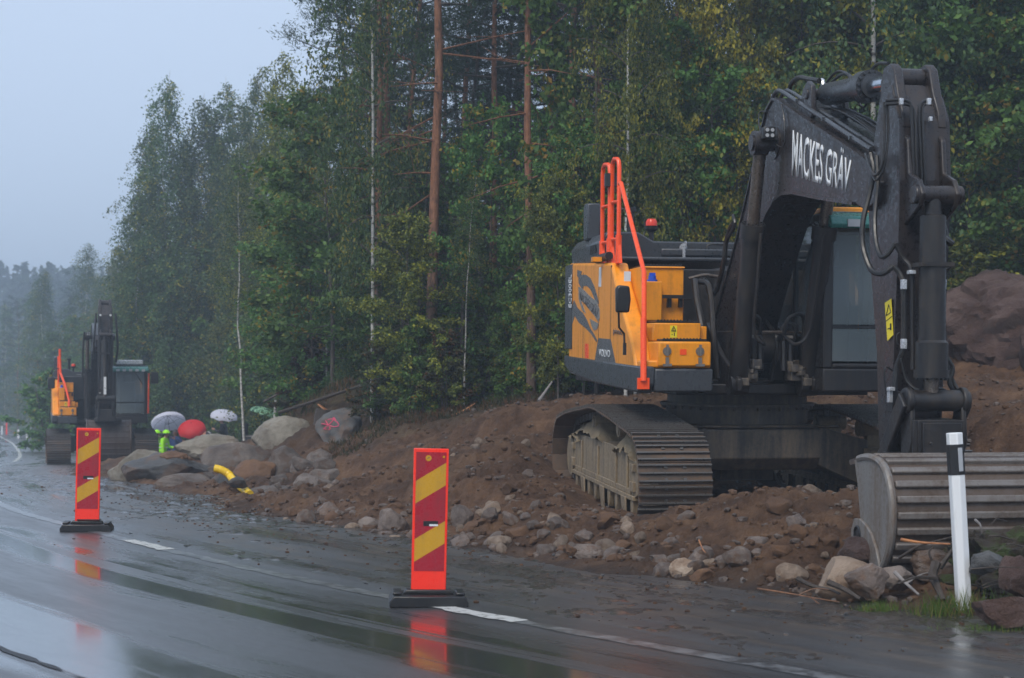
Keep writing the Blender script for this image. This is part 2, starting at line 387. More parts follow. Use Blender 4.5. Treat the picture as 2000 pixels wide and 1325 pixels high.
def build_ground():
    ang = np.concatenate([np.arange(-180, -24, 3.0), np.arange(-24, 24, .11), np.arange(24, 180, 3.0)])
    rr = [.4]
    while rr[-1] < 4000:
        r = rr[-1]; rr.append(r * (1.0055 if 6 < r < 34 else (1.012 if 34 <= r < 70 else 1.05)))
    rr = np.array(rr); A, RR = np.meshgrid(np.radians(ang), rr)
    X = RR * np.sin(A); Y = RR * np.cos(A); sh = X.shape
    z, fo, wet, gr = ground(X.ravel(), Y.ravel())
    na, nr = len(ang), len(rr)
    me = bpy.data.meshes.new('ground')
    co = np.stack([X.ravel(), Y.ravel(), z], 1)
    i = np.arange(nr - 1)[:, None] * na + np.arange(na)[None, :]; j = np.arange(nr - 1)[:, None] * na + (np.arange(na)[None, :] + 1) % na
    f = np.stack([i, i + na, j + na, j], -1).reshape(-1, 4)[:, ::-1]
    cen = len(co); co = np.vstack([co, [[0, 0, z[:na].mean()]]])
    nf = len(f)
    me.vertices.add(len(co)); me.vertices.foreach_set('co', co.ravel())
    tri = [(cen, (k + 1) % na, k) for k in range(na)]
    me.loops.add(nf * 4 + na * 3); me.polygons.add(nf + na)
    me.loops.foreach_set('vertex_index', np.concatenate([f[:, ::-1].ravel()[::1], np.array(tri).ravel()]))
    me.polygons.foreach_set('loop_start', np.concatenate([np.arange(nf) * 4, nf * 4 + np.arange(na) * 3]))
    me.update(calc_edges=True); me.validate()
    me.polygons.foreach_set('use_smooth', [True] * len(me.polygons))
    for nm, v in (('forest', fo), ('wet', wet), ('grassy', gr)):
        a = me.attributes.new(nm, 'FLOAT', 'POINT'); a.data.foreach_set('value', np.concatenate([v, [0]]).astype(np.float32))
    me.materials.append(M['dirt'])
    o = bpy.data.objects.new('ground', me); col.objects.link(o); tag(o, kind='structure')
    # make sure it faces up
    if me.polygons[nf // 2].normal.z < 0: me.flip_normals()
    return o
build_ground()

# ------------------------------------------------------------------ road
def road_mat():
    m, nt, p = mat('wet_asphalt')
    uv = N(nt, 'UVMap'); uv.uv_map = 'st'; sp = N(nt, 'SeparateXYZ'); nt.links.new(uv.outputs[0], sp.inputs[0])
    s_, t_ = sp.outputs[0], sp.outputs[1]
    def vec(ks, kt):
        c = N(nt, 'CombineXYZ'); nt.links.new(math_n(nt, 'MULTIPLY', s_, ks), c.inputs[0]); nt.links.new(math_n(nt, 'MULTIPLY', t_, kt), c.inputs[1]); return c.outputs[0]
    streak = noise_n(nt, 1.0, 6, .6, vec(.16, 1.6)); patch = noise_n(nt, 1.0, 6, .6, vec(.5, .8)); fine = noise_n(nt, 1.0, 4, .7, vec(70, 70)); mid = noise_n(nt, 1.0, 6, .65, vec(1.3, 6))
    tt = math_n(nt, 'ADD', t_, maprange(nt, patch.outputs[0], .3, .7, -.22, .22, False))
    # standing water in the wheel tracks
    def band(c, w):
        d = math_n(nt, 'ABSOLUTE', math_n(nt, 'SUBTRACT', tt, c)); return maprange(nt, d, w * .45, w, 1, 0)
    water = band(-.95, .52)
    for c, w in ((-2.55, .62), (-4.6, .6), (-6.3, .6)): water = math_n(nt, 'MAXIMUM', water, band(c, w))
    water = math_n(nt, 'MAXIMUM', water, maprange(nt, streak.outputs[0], .55, .66))
    streak2 = noise_n(nt, 1.0, 4, .55, vec(.09, 4.2)); water = math_n(nt, 'MULTIPLY', water, maprange(nt, streak2.outputs[0], .50, .60, 1, .12))
    mud = maprange(nt, math_n(nt, 'ADD', tt, maprange(nt, mid.outputs[0], .3, .7, -.35, .35, False)), .1, 1.1)
    mudmask = math_n(nt, 'MULTIPLY', mud, maprange(nt, mid.outputs[0], .42, .58, .25, 1))
    asp = ramp(nt, fine.outputs[0], [(.3, (.020, .021, .023)), (.55, (.038, .039, .042)), (.75, (.075, .076, .08))])
    mc = ramp(nt, mid.outputs[0], [(.3, (.024, .020, .017)), (.52, (.052, .040, .031)), (.72, (.10, .074, .052))])
    nt.links.new(mixc(nt, mudmask, asp.outputs[0], mc.outputs[0]), p.inputs['Base Color'])
    r_dry = maprange(nt, mid.outputs[0], .3, .7, .34, .52); r_wet = maprange(nt, mid.outputs[0], .35, .65, .07, .20)
    mr = N(nt, 'Mix', data_type='FLOAT'); nt.links.new(water, mr.inputs[0]); nt.links.new(r_dry, mr.inputs[2]); nt.links.new(r_wet, mr.inputs[3])
    mr2 = N(nt, 'Mix', data_type='FLOAT'); nt.links.new(math_n(nt, 'MULTIPLY', mud, maprange(nt, streak.outputs[0], .44, .58, .95, .25)), mr2.inputs[0]); nt.links.new(mr.outputs[0], mr2.inputs[2]); mr2.inputs[3].default_value = .42
    nt.links.new(mr2.outputs[0], p.inputs['Roughness']); p.inputs['IOR'].default_value = 1.5
    cr_ = N(nt, 'Mix', data_type='FLOAT'); nt.links.new(water, cr_.inputs[0]); nt.links.new(maprange(nt, streak.outputs[0], .38, .62, .46, .22), cr_.inputs[2]); cr_.inputs[3].default_value = .09
    nt.links.new(cr_.outputs[0], p.inputs['Coat Roughness']); p.inputs['Coat IOR'].default_value = 1.5; nt.links.new(maprange(nt, mud, 0, 1, 1, .9), p.inputs['Coat Weight'])
    h = math_n(nt, 'ADD', math_n(nt, 'MULTIPLY', fine.outputs[0], .25), math_n(nt, 'MULTIPLY', math_n(nt, 'MULTIPLY', math_n(nt, 'ADD', mid.outputs[0], math_n(nt, 'MULTIPLY', fine.outputs[0], .9)), mud), 2.2))
    wob = noise_n(nt, 1.0, 3, .5, vec(5, 5)); h = math_n(nt, 'ADD', h, math_n(nt, 'MULTIPLY', wob.outputs[0], .5))
    hh = math_n(nt, 'MULTIPLY', h, maprange(nt, water, 0, 1, 1.8, .55))
    bump(nt, p, hh, .6, .010); return m
M['road'] = road_mat()
def ribbon(name, t0, t1, s0, s1, lift, m, ds=.5, nt_=2, jag=0):
    k = max(2, int((s1 - s0) / ds) + 1); ss = np.linspace(s0, s1, k); ts = np.linspace(t0, t1, nt_)
    vs = []; uv = []
    for i, s in enumerate(ss):
        for t in ts:
            t2 = t + (jag * (vnoise(np.array(s * 9.), np.array(t * 31.), 4) - .5) if jag else 0)
            x, y = road_xy(s, t2); vs.append((float(x), float(y), float(road_z(s)) + lift)); uv.append((s, t2))
    fs = [(i * nt_ + j, (i + 1) * nt_ + j, (i + 1) * nt_ + j + 1, i * nt_ + j + 1) for i in range(k - 1) for j in range(nt_ - 1)]
    me = bpy.data.meshes.new(name); me.from_pydata(vs, [], [f[::-1] for f in fs]); me.materials.append(m)
    l = me.uv_layers.new(name='st')
    for lp in me.loops: l.data[lp.index].uv = uv[lp.vertex_index]
    me.update()
    if me.polygons[0].normal.z < 0: me.flip_normals()
    o = bpy.data.objects.new(name, me); col.objects.link(o); tag(o, kind='structure'); return o
ribbon('road', -9.6, 3.0, 2, LSA[-1] - 2, 0, M['road'], 1.0, 14)
def line_mat():
    m, nt, p = mat('road_paint'); co = objc(nt); n = noise_n(nt, 14, 8, .75, co)
    nt.links.new(mixc(nt, maprange(nt, n.outputs[0], .52, .66), (.62, .63, .62), (.06, .06, .06)), p.inputs['Base Color'])
    p.inputs['Roughness'].default_value = .22; return m
M['line'] = line_mat()
pale_strip, wnt, wp_ = mat('pale_road_strip'); wn_ = noise_n(wnt, 7, 8, .75, objc(wnt)); wnt.links.new(mixc(wnt, maprange(wnt, wn_.outputs[0], .40, .60), (.21, .22, .235), (.045, .046, .05)), wp_.inputs['Base Color']); wp_.inputs['Roughness'].default_value = .3; wp_.inputs['Coat Weight'].default_value = 1; wp_.inputs['Coat Roughness'].default_value = .3  # continuous pale blue-grey strip, broken by darker noise patches
ribbon('edge_line', -.065, .065, 4, float(road_st(np.array([-17.]), np.array([50.]))[0][0]), .003, pale_strip, .12, 3, .035)
ribbon('edge_line', -.07, .07, float(road_st(np.array([-17.]), np.array([50.]))[0][0]), 260, .003, M['line'], .4, 2, .02)
for (xa, ya), (xb, yb_) in (((0, 9.03), (-.70, 9.9)), ((-3.17, 13.49), (-3.86, 14.4)), ((-8.1, 22.3), (-8.6, 23.2)), ((2.9, 5.75), (2.3, 6.4))):
    sa = float(road_st(np.array([xa]), np.array([ya]))[0][0]); sb = float(road_st(np.array([xb]), np.array([yb_]))[0][0])
    ribbon('road_marking', -.075, .075, min(sa, sb), max(sa, sb), .006, M['line'], .07, 3, .05)
ribbon('centre_line', -7.6, -7.5, 3, 160, .004, M['line'], .4, 2, .03)
sm, snt, sp_ = mat('tar'); sp_.inputs['Base Color'].default_value = (.006, .006, .007, 1); sp_.inputs['Roughness'].default_value = .5
tj = float(road_st(np.array([-2.5]), np.array([7.7]))[1][0])
ribbon('road_seam', tj - .02, tj + .02, 4, 60, .0042, sm, .08, 2, .05)

# mud and grit tracked over the shoulder: real relief poking out of the asphalt
def shoulder_mud():
    ss = np.arange(6, 62, .05); ts = np.arange(.25, 3.05, .045); S_, T_ = np.meshgrid(ss, ts, indexing='ij'); x, y = road_xy(S_.ravel(), T_.ravel()); s_, t_ = S_.ravel(), T_.ravel()
    h = fbm(s_ * .8, t_ * 2.2, 4, 51) * .06 + fbm(s_ * 4, t_ * 6, 4, 52, .6) * .05 + fbm(s_ * 15, t_ * 17, 3, 53, .65) * .040
    z = road_z(s_) + np.clip(h - .010 + (t_ - 1.6) * .007, -.02, .05) ; n1, n2 = S_.shape
    i = np.arange(n1 - 1)[:, None] * n2 + np.arange(n2 - 1)[None, :]; f = np.stack([i, i + n2, i + n2 + 1, i + 1], -1).reshape(-1, 4)
    me = bpy.data.meshes.new('shoulder_mud'); me.from_pydata(np.stack([x, y, z], 1).tolist(), [], f.tolist()); me.polygons.foreach_set('use_smooth', [True] * len(me.polygons)); me.update()
    if me.polygons[0].normal.z < 0: me.flip_normals()
    m, nt, p = mat('wet_mud'); n = noise_n(nt, 9, 8, .7, objc(nt)); n2_ = noise_n(nt, 60, 5, .7, objc(nt))
    nt.links.new(mixc(nt, maprange(nt, n2_.outputs[0], .45, .7), ramp(nt, n.outputs[0], [(.3, (.020, .016, .013)), (.52, (.045, .034, .026)), (.72, (.09, .065, .045))]).outputs[0], (.022, .02, .018)), p.inputs['Base Color']); nt.links.new(maprange(nt, n.outputs[0], .38, .6, .12, .5), p.inputs['Roughness']); p.inputs['Coat Weight'].default_value = .8; p.inputs['Coat Roughness'].default_value = .18; bump(nt, p, n2_.outputs[0], 1, .02)
    me.materials.append(m); o = bpy.data.objects.new('shoulder_mud', me); col.objects.link(o); tag(o, kind='structure')
shoulder_mud()
# ------------------------------------------------------------------ lettering
def text_mesh(txt, mapf, name, m, parent, bold=.0, thick=.004, sub=1):
    """letters as flat raised solids; mapf(u, v) -> (point, outward normal); u runs 0..1 along the word, v 0..1 from baseline to cap height"""
    cu = bpy.data.curves.new(name, 'FONT'); cu.body = txt; cu.size = 1; cu.offset = bold; cu.resolution_u = 3
    cu.extrude = 0
    t = bpy.data.objects.new(name, cu); col.objects.link(t)
    dg = bpy.context.evaluated_depsgraph_get(); me = bpy.data.meshes.new_from_object(t.evaluated_get(dg))
    bpy.data.objects.remove(t); bpy.data.curves.remove(cu)
    bm = bmesh.new(); bm.from_mesh(me)
    bmesh.ops.triangulate(bm, faces=bm.faces[:])
    xs = [v.co.x for v in bm.verts]; x0, x1 = min(xs), max(xs)
    cap = .69
    r = bmesh.ops.extrude_face_region(bm, geom=bm.faces[:]); top = {v for v in r['geom'] if isinstance(v, bmesh.types.BMVert)}
    for v in bm.verts:
        u = (v.co.x - x0) / (x1 - x0); w = v.co.y / cap
        p, n = mapf(u, w); v.co = Vector(p) + Vector(n) * (thick if v in top else .0005)
    bmesh.ops.recalc_face_normals(bm, faces=bm.faces[:])
    bm.to_mesh(me); bm.free(); me.name = name; me.materials.clear(); me.materials.append(m)
    o = bpy.data.objects.new(name, me); col.objects.link(o); o.parent = parent; return o
def quadmap(tl, tr, bl, br, n):
    tl, tr, bl, br = map(Vector, (tl, tr, bl, br))
    def f(u, v): return ((bl.lerp(br, u)).lerp(tl.lerp(tr, u), v), n)
    return f

def ray_local(loc, rot, px, py, ax, val):
    """where the sight line of a photo pixel meets a plane of the machine (axis ax = val), in machine coordinates"""
    RT = rot.transposed(); d = RT @ Vector(((px - 1000) / FPX, 1, (HOR - py) / FPX)); c = RT @ (Vector((0, 0, CAM_H)) - loc)
    t = (val - c[ax]) / d[ax]; return c + d * t

# ------------------------------------------------------------------ excavator
def belt_path():
    pts = []
    for x in np.linspace(-1.95, 1.9, 24): pts.append((x, .05))
    for a in np.linspace(-80, 70, 14): pts.append((1.95 + .47 * math.cos(R(a)), .52 + .47 * math.sin(R(a))))
    pts += [(1.85, 1.01), (1.5, 1.045), (1.1, 1.09), (.6, 1.135), (.2, 1.165), (-.1, 1.165), (-.5, 1.13), (-.9, 1.10), (-1.3, 1.06), (-1.6, 1.03)]
    for a in np.linspace(105, 260, 14): pts.append((-1.95 + .46 * math.cos(R(a)), .51 + .46 * math.sin(R(a))))
    P_ = smooth_pts([(x, 0, z) for x, z in pts + [pts[0]]], 4)
    d = [0]
    for a, b in zip(P_, P_[1:]): d.append(d[-1] + (b - a).length)
    L = d[-1]; n = 54; out = []
    for i in range(n):
        t = L * i / n; k = max(j for j in range(len(d)) if d[j] <= t); k = min(k, len(P_) - 2)
        f = (t - d[k]) / (d[k + 1] - d[k]); p = P_[k].lerp(P_[k + 1], f)
        k2 = min(k + 1, len(P_) - 1); tg = (P_[k2] - P_[max(k - 1, 0)]).normalized(); out.append((p, tg))
    return out, L / n
BELT, PITCH = belt_path()

def make_track(root, yc, outer):
    w = .70
    b = MB()
    for p, tg in BELT:
        nrm = Vector((tg.z, 0, -tg.x))      # outward
        rot = Matrix((tg, Vector((0, 1, 0)), -nrm)).transposed()
        if rot.determinant() < 0: rot = Matrix((tg, Vector((0, -1, 0)), -nrm)).transposed()
        c = Vector((p.x, yc, p.z))
        b.box(c, (PITCH * .97, w, .016), rot, mi=1)
        for o in (-.38, 0, .38):
            b.box(c + tg * (o * PITCH) + nrm * .02, (.014, w, .034), rot, taper=1.0)
        for s in (-1, 1):                   # chain links inside
            b.box(c - nrm * .05 + Vector((0, s * .09, 0)), (PITCH * .9, .035, .075), rot)
            for q in (-.3, .3): b.box(c + tg * (q * PITCH) + nrm * .012 + Vector((0, s * .09, 0)), (.03, .03, .014), rot)
    t = b.build('track', [M['shoe'], M['shoe_mud']], root, smooth=30)
    f = MB(); y0, y1 = yc - .2, yc + .2
    f.prism([(-1.7, .33), (1.45, .30), (1.72, .38), (1.72, .68), (1.45, .76), (.4, .80), (-1.4, .80), (-1.75, .72)], y0, y1)
    f.box2((-1.7, y0 - .025, .31), (1.6, y1 + .025, .36)); f.box2((-1.55, y0 - .015, .36), (1.45, y0, .42))
    for x in (-1.15, -.2, .75, 1.3): f.box2((x - .02, y0 - .022, .30), (x + .02, y0, .74))
    for x in (-1.72, 1.55): f.box2((x - .08, y0 - .03, .40), (x + .08, y1, .5)); f.box2((x - .08, y0 - .03, .60), (x + .08, y1, .68))
    for k in range(9):
        x = -1.5 + k * .375
        f.prism([(x - .07, .33), (x + .07, .33), (x + .05, .19), (x + .02, .13), (x - .02, .13), (x - .05, .19)], y0 - .01, y0 + .05)
    for x in (-1.0, .1, 1.2):                # guards between the rollers
        f.prism([(x - .1, .33), (x + .12, .33), (x + .16, .10), (x + .03, .10)], y0 - .04, y0 - .02)
    f.build('track_frame', M['mudframe'], t, bevel=.012)
    for k in range(8):
        r_ = MB(); x = -1.32 + k * .375; r_.cyl((x, yc - .17, .19), (x, yc + .17, .19), .085, n=16); r_.build('roller', M['dark'], t)
    for x in (-.55, .75):
        r_ = MB(); r_.cyl((x, yc - .19, .98), (x, yc + .15, .98), .09, n=18); r_.cyl((x, yc - .2, .98), (x, yc - .19, .98), .06, n=12); r_.box2((x - .05, yc - .1, .78), (x + .05, yc + .1, .95)); r_.build('carrier_roller', M['mudframe'], t)
    i_ = MB(); i_.cyl((1.95, yc - .14, .52), (1.95, yc + .14, .52), .37, n=32); i_.cyl((1.95, yc - .17, .52), (1.95, yc + .17, .52), .16, n=20); i_.build('idler', M['mudframe'], t, bevel=.01)
    s_ = MB(); prof = []
    for k in range(46):
        a = 2 * PI * k / 46; r = .40 if k % 2 else .35; prof.append((-1.95 + r * math.cos(a), .51 + r * math.sin(a)))
    s_.prism(prof, yc - .05, yc + .05); s_.cyl((-1.95, yc - .2, .51), (-1.95, yc + .12, .51), .24, n=24); s_.build('sprocket', M['mudframe'], t)
    if outer:                                # earth caked on the frame
        mb = MB()
        for cx, cz, lx, lz in ((-.75, .80, .75, .22), (1.15, .74, .42, .24), (-1.6, .74, .3, .12)):
            n1, n2 = 22, 10; vs = []
            for i in range(n1 + 1):
                for j in range(n2 + 1):
                    u = i / n1 * 2 - 1; v = j / n2 * 2 - 1
                    hgt = max(0, 1 - u * u) ** .6 * max(0, 1 - v * v * .9) ** .5 * lz + .05 * noise.fractal(Vector((u * 3 + cx, v * 2.5, cz * 4)), 1, 2, 4)
                    vs.append((cx + u * lx, yc - .02 + v * .23 + .03 * noise.noise(Vector((u * 5, v * 5, 1))), cz - .02 + hgt))
            mb.add(vs, [(i * (n2 + 1) + j, (i + 1) * (n2 + 1) + j, (i + 1) * (n2 + 1) + j + 1, i * (n2 + 1) + j + 1) for i in range(n1) for j in range(n2)])
        mb.build('caked_mud', M['clay'], t, smooth=80)
    return t
M['clay'] = rock_mat('dried_clay', (.22, .17, .105), (.28, .22, .14), (.12, .085, .05), dirtw=.2, wetr=.75)

def hoses(parent, mats, items):
    for pts, r, mn in items:
        b = MB(); b.tube(smooth_pts(pts, 5), r, 8); b.build('hose' if mn == 'hose' else 'pipe', M[mn], parent)

def make_excavator(loc, yaw, pit, kind):
    rot = mrot(yaw, pit); root = empty('excavator', loc, rot.to_euler())
    near = kind == 'near'
    def q(px, py, ax, val): return ray_local(loc, rot, px, py, ax, val)
    # ---- undercarriage
    for yc in (-1.3, 1.3): make_track(root, yc, near and yc < 0)
    c = MB()
    c.prism([(-.75, .55), (.85, .55), (1.0, .68), (1.0, .98), (.9, 1.02), (-.8, 1.02), (-.9, .9)], -.62, .62)
    for sy in (-1, 1):
        for sx in (-1, 1):
            x0 = .65 * sx
            c.add([(x0 - .3, sy * .6, .60), (x0 + .35 * (sx > 0) + .3 * (sx < 0), sy * .6, .60), (x0 + .3, sy * 1.15, .36), (x0 - .3, sy * 1.15, .36),
                   (x0 - .3, sy * .6, 1.01), (x0 + .35 * (sx > 0) + .3 * (sx < 0), sy * .6, 1.01), (x0 + .3, sy * 1.15, .86), (x0 - .3, sy * 1.15, .86)],
                  [(0, 1, 2, 3), (7, 6, 5, 4), (0, 4, 5, 1), (1, 5, 6, 2), (2, 6, 7, 3), (3, 7, 4, 0)])
    c.box2((.95, -.75, 1.0), (1.03, .8, 1.025)); c.box2((-.4, -.3, .40), (.4, .3, .55))
    c.build('carbody', M['carbody'], root, bevel=.015)
    rg = MB(); rg.cyl((0, 0, 1.02), (0, 0, 1.2), .78, n=64); rg.cyl((0, 0, 1.2), (0, 0, 1.23), .84, n=64); rg.cyl((0, 0, 1.23), (0, 0, 1.36), .76, n=64)
    for k in range(40):
        a = 2 * PI * k / 40; rg.cyl((.81 * math.cos(a), .81 * math.sin(a), 1.165), (.81 * math.cos(a), .81 * math.sin(a), 1.2), .018, n=6)
    rg.build('swing_ring', M['carbody'], root)
    # ---- upper frame
    d = MB(); d.box2((-2.35, -.95, 1.34), (1.05, 1.1, 1.5)); d.box2((.9, -.72, 1.36), (1.3, .28, 1.46)); d.box2((-2.2, -1.4, 1.42), (1.5, -.9, 1.56)); d.box2((-2.2, 1.05, 1.42), (.6, 1.42, 1.56))
    d.box2((-.1, -.42, 1.46), (1.35, -.36, 2.0)); d.box2((-.1, .18, 1.46), (1.35, .24, 2.0))
    d.prism([(.35, 1.46), (1.7, 1.40), (1.72, 1.52), (1.1, 1.75), (.5, 2.1)], -.50, -.45); d.prism([(.35, 1.46), (1.7, 1.40), (1.72, 1.52), (1.1, 1.75), (.5, 2.1)], .27, .32)
    d.box2((-.6, -.9, 1.5), (-.3, .3, 2.7)); d.box2((-.35, -.85, 1.5), (.3, -.55, 2.1))
    d.build('upper_frame', M['dark'], root, bevel=.012)
    # ---- side body (doors), counterweight
    s = MB(); s.prism([(-2.3, 1.60), (-2.3, 2.86), (.22, 2.73), (.5, 2.45), (1.22, 1.9), (1.42, 1.62)], -1.47, -1.28)
    sb = s.build('side_panel', M['yellow'], root, bevel=.03, segs=3)
    for x in (-1.35, -.42, .24):
        l_ = MB(); l_.box2((x - .005, -1.4725, 1.66), (x + .005, -1.46, 2.70)); l_.build('door_gap', M['black'], sb)
    s = MB(); s.prism([(-2.3, 1.6), (-2.3, 2.8), (-.3, 2.72), (-.1, 2.5), (.3, 2.3), (.3, 1.6)], 1.24, 1.42); s.build('side_panel', M['yellow'], root, bevel=.03)
    cw = MB(); arc = []
    for k in range(17):
        a = R(-90 + 180 * k / 16); arc.append((-2.32 - .62 * max(0, math.cos(a)) ** .7, 1.44 * math.sin(a) if abs(math.sin(a)) < .999 else 1.44 * math.copysign(1, math.sin(a))))
    n = len(arc); vs = []
    for z, k in ((1.60, .93), (1.75, 1), (2.6, 1), (2.82, .98), (2.9, .93)):
        for x, y in arc: vs.append((-2.32 + (x + 2.32) * k, y * (1 if k > .95 else .985), z))
    fs = [(r_ * n + i, (r_ + 1) * n + i, (r_ + 1) * n + i + 1, r_ * n + i + 1) for r_ in range(4) for i in range(n - 1)]
    fs += [tuple(range(n)), tuple(4 * n + i for i in range(n))[::-1]] + [(r_ * n, r_ * n + n - 1, (r_ + 1) * n + n - 1, (r_ + 1) * n) for r_ in range(4)]
    cw.add(vs, fs); cwo = cw.build('counterweight', M['grey'], root, bevel=.02, smooth=50)
    # grey skirt under the doors
    k_ = MB(); k_.prism([(-2.55, 1.60), (-2.55, 1.72), (1.72, 1.64), (1.72, 1.46), (1.62, 1.38), (-.5, 1.42), (-2.1, 1.5)], -1.485, -1.34)
    k_.box2((1.2, -1.34, 1.39), (1.71, -.75, 1.62)); k_.build('skirt', M['grey'], root, bevel=.02)
    k_ = MB(); k_.box2((-2.3, 1.36, 1.42), (.4, 1.46, 1.62)); k_.build('skirt', M['grey'], root, bevel=.02)
    # ---- toolbox steps
    b = MB(); b.box2((.9, -1.30, 1.64), (1.70, -.77, 1.885)); b.box2((.9, -1.44, 1.625), (1.66, -.76, 1.70))
    st = b.build('step', M['yellow'], root, bevel=.018)
    b = MB(); b.box2((.88, -1.28, 1.89), (1.42, -.80, 2.07)); b.box2((.88, -1.28, 1.89), (1.36, -.72, 2.04)); st2 = b.build('step', M['yellow'], root, bevel=.012)
    for zz, x0, x1, y1 in ((1.893, 1.05, 1.66, -.80), (2.078, .92, 1.40, -.82), (2.662, .1, .86, -.85)):
        b = MB(); b.box2((x0, -1.25, zz), (x1, y1, zz + .018))
        for i in range(12): b.box2((x1 - .02, -1.24 + i * .033, zz + .018), (x1, -1.225 + i * .033, zz + .026))
        b.build('tread', M['black'], root)
    b = MB(); b.box2((.0, -1.28, 2.07), (.88, -.84, 2.65)); b.box2((.0, -1.28, 2.64), (.9, -.83, 2.66)); b.box2((.86, -1.28, 2.1), (1.02, -1.10, 2.50)); b.box2((.8, -1.28, 2.5), (.87, -1.1, 2.56))
    b.build('storage_box', M['yellow'], root, bevel=.012)
    b = MB(); b.box2((.93, -1.12, 2.33), (.99, -.78, 2.365)); b.box2((.88, -1.02, 2.24), (.93, -.98, 2.36)); b.box2((.88, -.90, 2.24), (.93, -.86, 2.36)); b.build('foot_bar', M['black'], root)
    b = MB(); b.cyl((.95, -1.19, 2.5), (.95, -1.19, 2.52), .055); b.cyl((.95, -1.19, 2.52), (.95, -1.19, 2.56), .04); b.box((.95, -1.19, 2.575), (.03, .06, .03)); b.build('tank_cap', M['blue'], root)
    for y in (-1.215, -.885):                 # latches
        b = MB(); b.cyl((1.70, y, 1.79), (1.712, y, 1.79), .042, n=18); b.box((1.722, y, 1.80), (.02, .022, .11)); b.box((1.712, y, 1.70), (.03, .03, .06)); b.box((1.72, y, 1.655), (.03, .085, .025)); b.build('latch', M['steel'], st)
    b = MB(); b.box2((1.702, -1.09, 1.755), (1.708, -1.02, 1.815)); b.build('recess', M['sticker'] if 0 else M['orange'], st) if False else None
    b = MB(); b.box2((1.421, -1.115, 1.925), (1.424, -1.045, 2.045)); stk = b.build('warning_sticker', M['sticker'], st2)
    def warn(parent, y, z, x, w, h):
        t_ = MB()
        for a, c2 in (((-.32, .06), (.32, .06)), ((.32, .06), (0, .44)), ((0, .44), (-.32, .06))):
            t_.tube([(x, y + a[0] * w, z + a[1] * h), (x, y + c2[0] * w, z + c2[1] * h)], .05 * w, 4)
        t_.box((x, y, z + .18 * h), (.003, .08 * w, .2 * h)); t_.box((x, y + .1 * w, z - .22 * h), (.003, .12 * w, .26 * h)); t_.box((x, y - .22 * w, z - .24 * h), (.003, .2 * w, .04 * h)); t_.box((x, y, z - .01 * h), (.003, .8 * w, .012 * h))
        t_.build('pictogram', M['black'], parent)
    warn(stk, -1.08, 1.985, 1.426, .07, .12)
    # ---- hood, exhaust, beacon
    h = MB()
    h.prism([(-1.40, 2.80), (-1.42, 3.02), (-1.34, 3.13), (-.98, 3.13), (-.80, 3.03), (.25, 3.03), (.3, 2.8)], -2.45, -.62, axis='x')
    h.box2((-.66, -.72, 2.86), (-.59, .25, 2.95)); h.box2((-.66, -1.38, 2.80), (-.55, .6, 2.85))
    ho = h.build('hood', M['grey'], root, bevel=.02)
    v = MB()
    for i in range(9): v.box2((-1.2 + i * .04, -1.426, 2.9), (-1.18 + i * .04, -1.415, 3.0))
    v.build('vent', M['black'], ho)
    b = MB(); b.cyl((-.615, -.46, 2.96), (-.60, -.46, 2.96), .045, n=16); b.box((-.59, -.46, 2.93), (.03, .03, .16)); b.box((-.585, -.44, 3.0), (.02, .02, .07)); b.build('latch', M['bright'], ho)
    b = MB(); b.prism([(-1.75, 3.1), (-1.75, 3.50), (-1.70, 3.545), (-1.50, 3.53), (-1.5, 3.1)], -1.40, -1.24); b.build('exhaust', M['grey'], root, bevel=.02)
    b = MB(); b.cyl((-1.3, -.92, 3.1), (-1.3, -.92, 3.45), .045); b.cyl((-1.3, -.92, 3.42), (-1.3, -.92, 3.47), .07); b.build('air_intake', M['black'], root)
    b = MB(); b.cyl((-.75, -.80, 3.02), (-.75, -.80, 3.16), .028); b.tube([(-.75, -.80, 3.14), (-.75, -.80, 3.17), (-.75, -.80, 3.21)], [.03, .075, .08], 18); bo = b.build('beacon', M['black'], root)
    b = MB(); b.tube([(-.75, -.80, 3.21), (-.75, -.80, 3.26), (-.75, -.80, 3.29)], [.066, .066, .045], 18); b.build('lens', M['red'], bo)
    # ---- rails and mirror
    r = .024
    if near:
        for x0, x1 in ((-.60, -.20), (-.08, .28)):
            b = MB(); top = 3.86 - x0 * 0
            pts = [(x0, -1.40, 2.74), (x0, -1.40, top - .1), (x0 + .03, -1.40, top - .03), (x0 + .1, -1.40, top), (x1 - .1, -1.40, top - .02), (x1 - .03, -1.40, top - .05), (x1, -1.40, top - .12), (x1, -1.40, 2.72)]
            b.tube(pts, r, 10)
            for z in (3.0, 3.4): b.tube([(x0, -1.40, z), (x1, -1.40, z - .02)], r * .8, 8)
            for x in (x0, x1): b.cyl((x, -1.40, 2.72), (x, -1.40, 3.02), .034); b.prism([(x - .14, 2.72), (x + .1, 2.72), (x + .02, 2.95), (x - .02, 2.95)], -1.42, -1.38)
            b.build('guard_rail', M['orange'], root)
        b = MB(); b.cyl((-.14, -1.40, 3.58), (-.14, -1.40, 3.72), .075, n=12); b.build('tape', M['black'], root)
        b = MB(); lo = q(1257, 745, 0, 1.74); mi = q(1258, 532, 0, 1.35); hi = q(1213, 358, 0, .45)
        b.tube([lo, q(1258, 600, 0, 1.6), mi] , .026, 10); b.tube([mi, hi, hi + Vector((-.06, .0, .0))], .024, 10); b.box2((1.715, lo.y - .06, 1.42), (1.735, lo.y + .06, 1.53))
        b.cyl(lo, q(1257, 622, 0, 1.62), .031); b.build('hand_rail', M['orange'], root)
        b = MB(); mc = q(1217, 585, 0, 1.55)
        b.prism([(mc.y - .07, mc.z - .13), (mc.y + .06, mc.z - .13), (mc.y + .075, mc.z), (mc.y + .06, mc.z + .13), (mc.y - .055, mc.z + .14), (mc.y - .075, mc.z + .1)], 1.50, 1.58, axis='x')
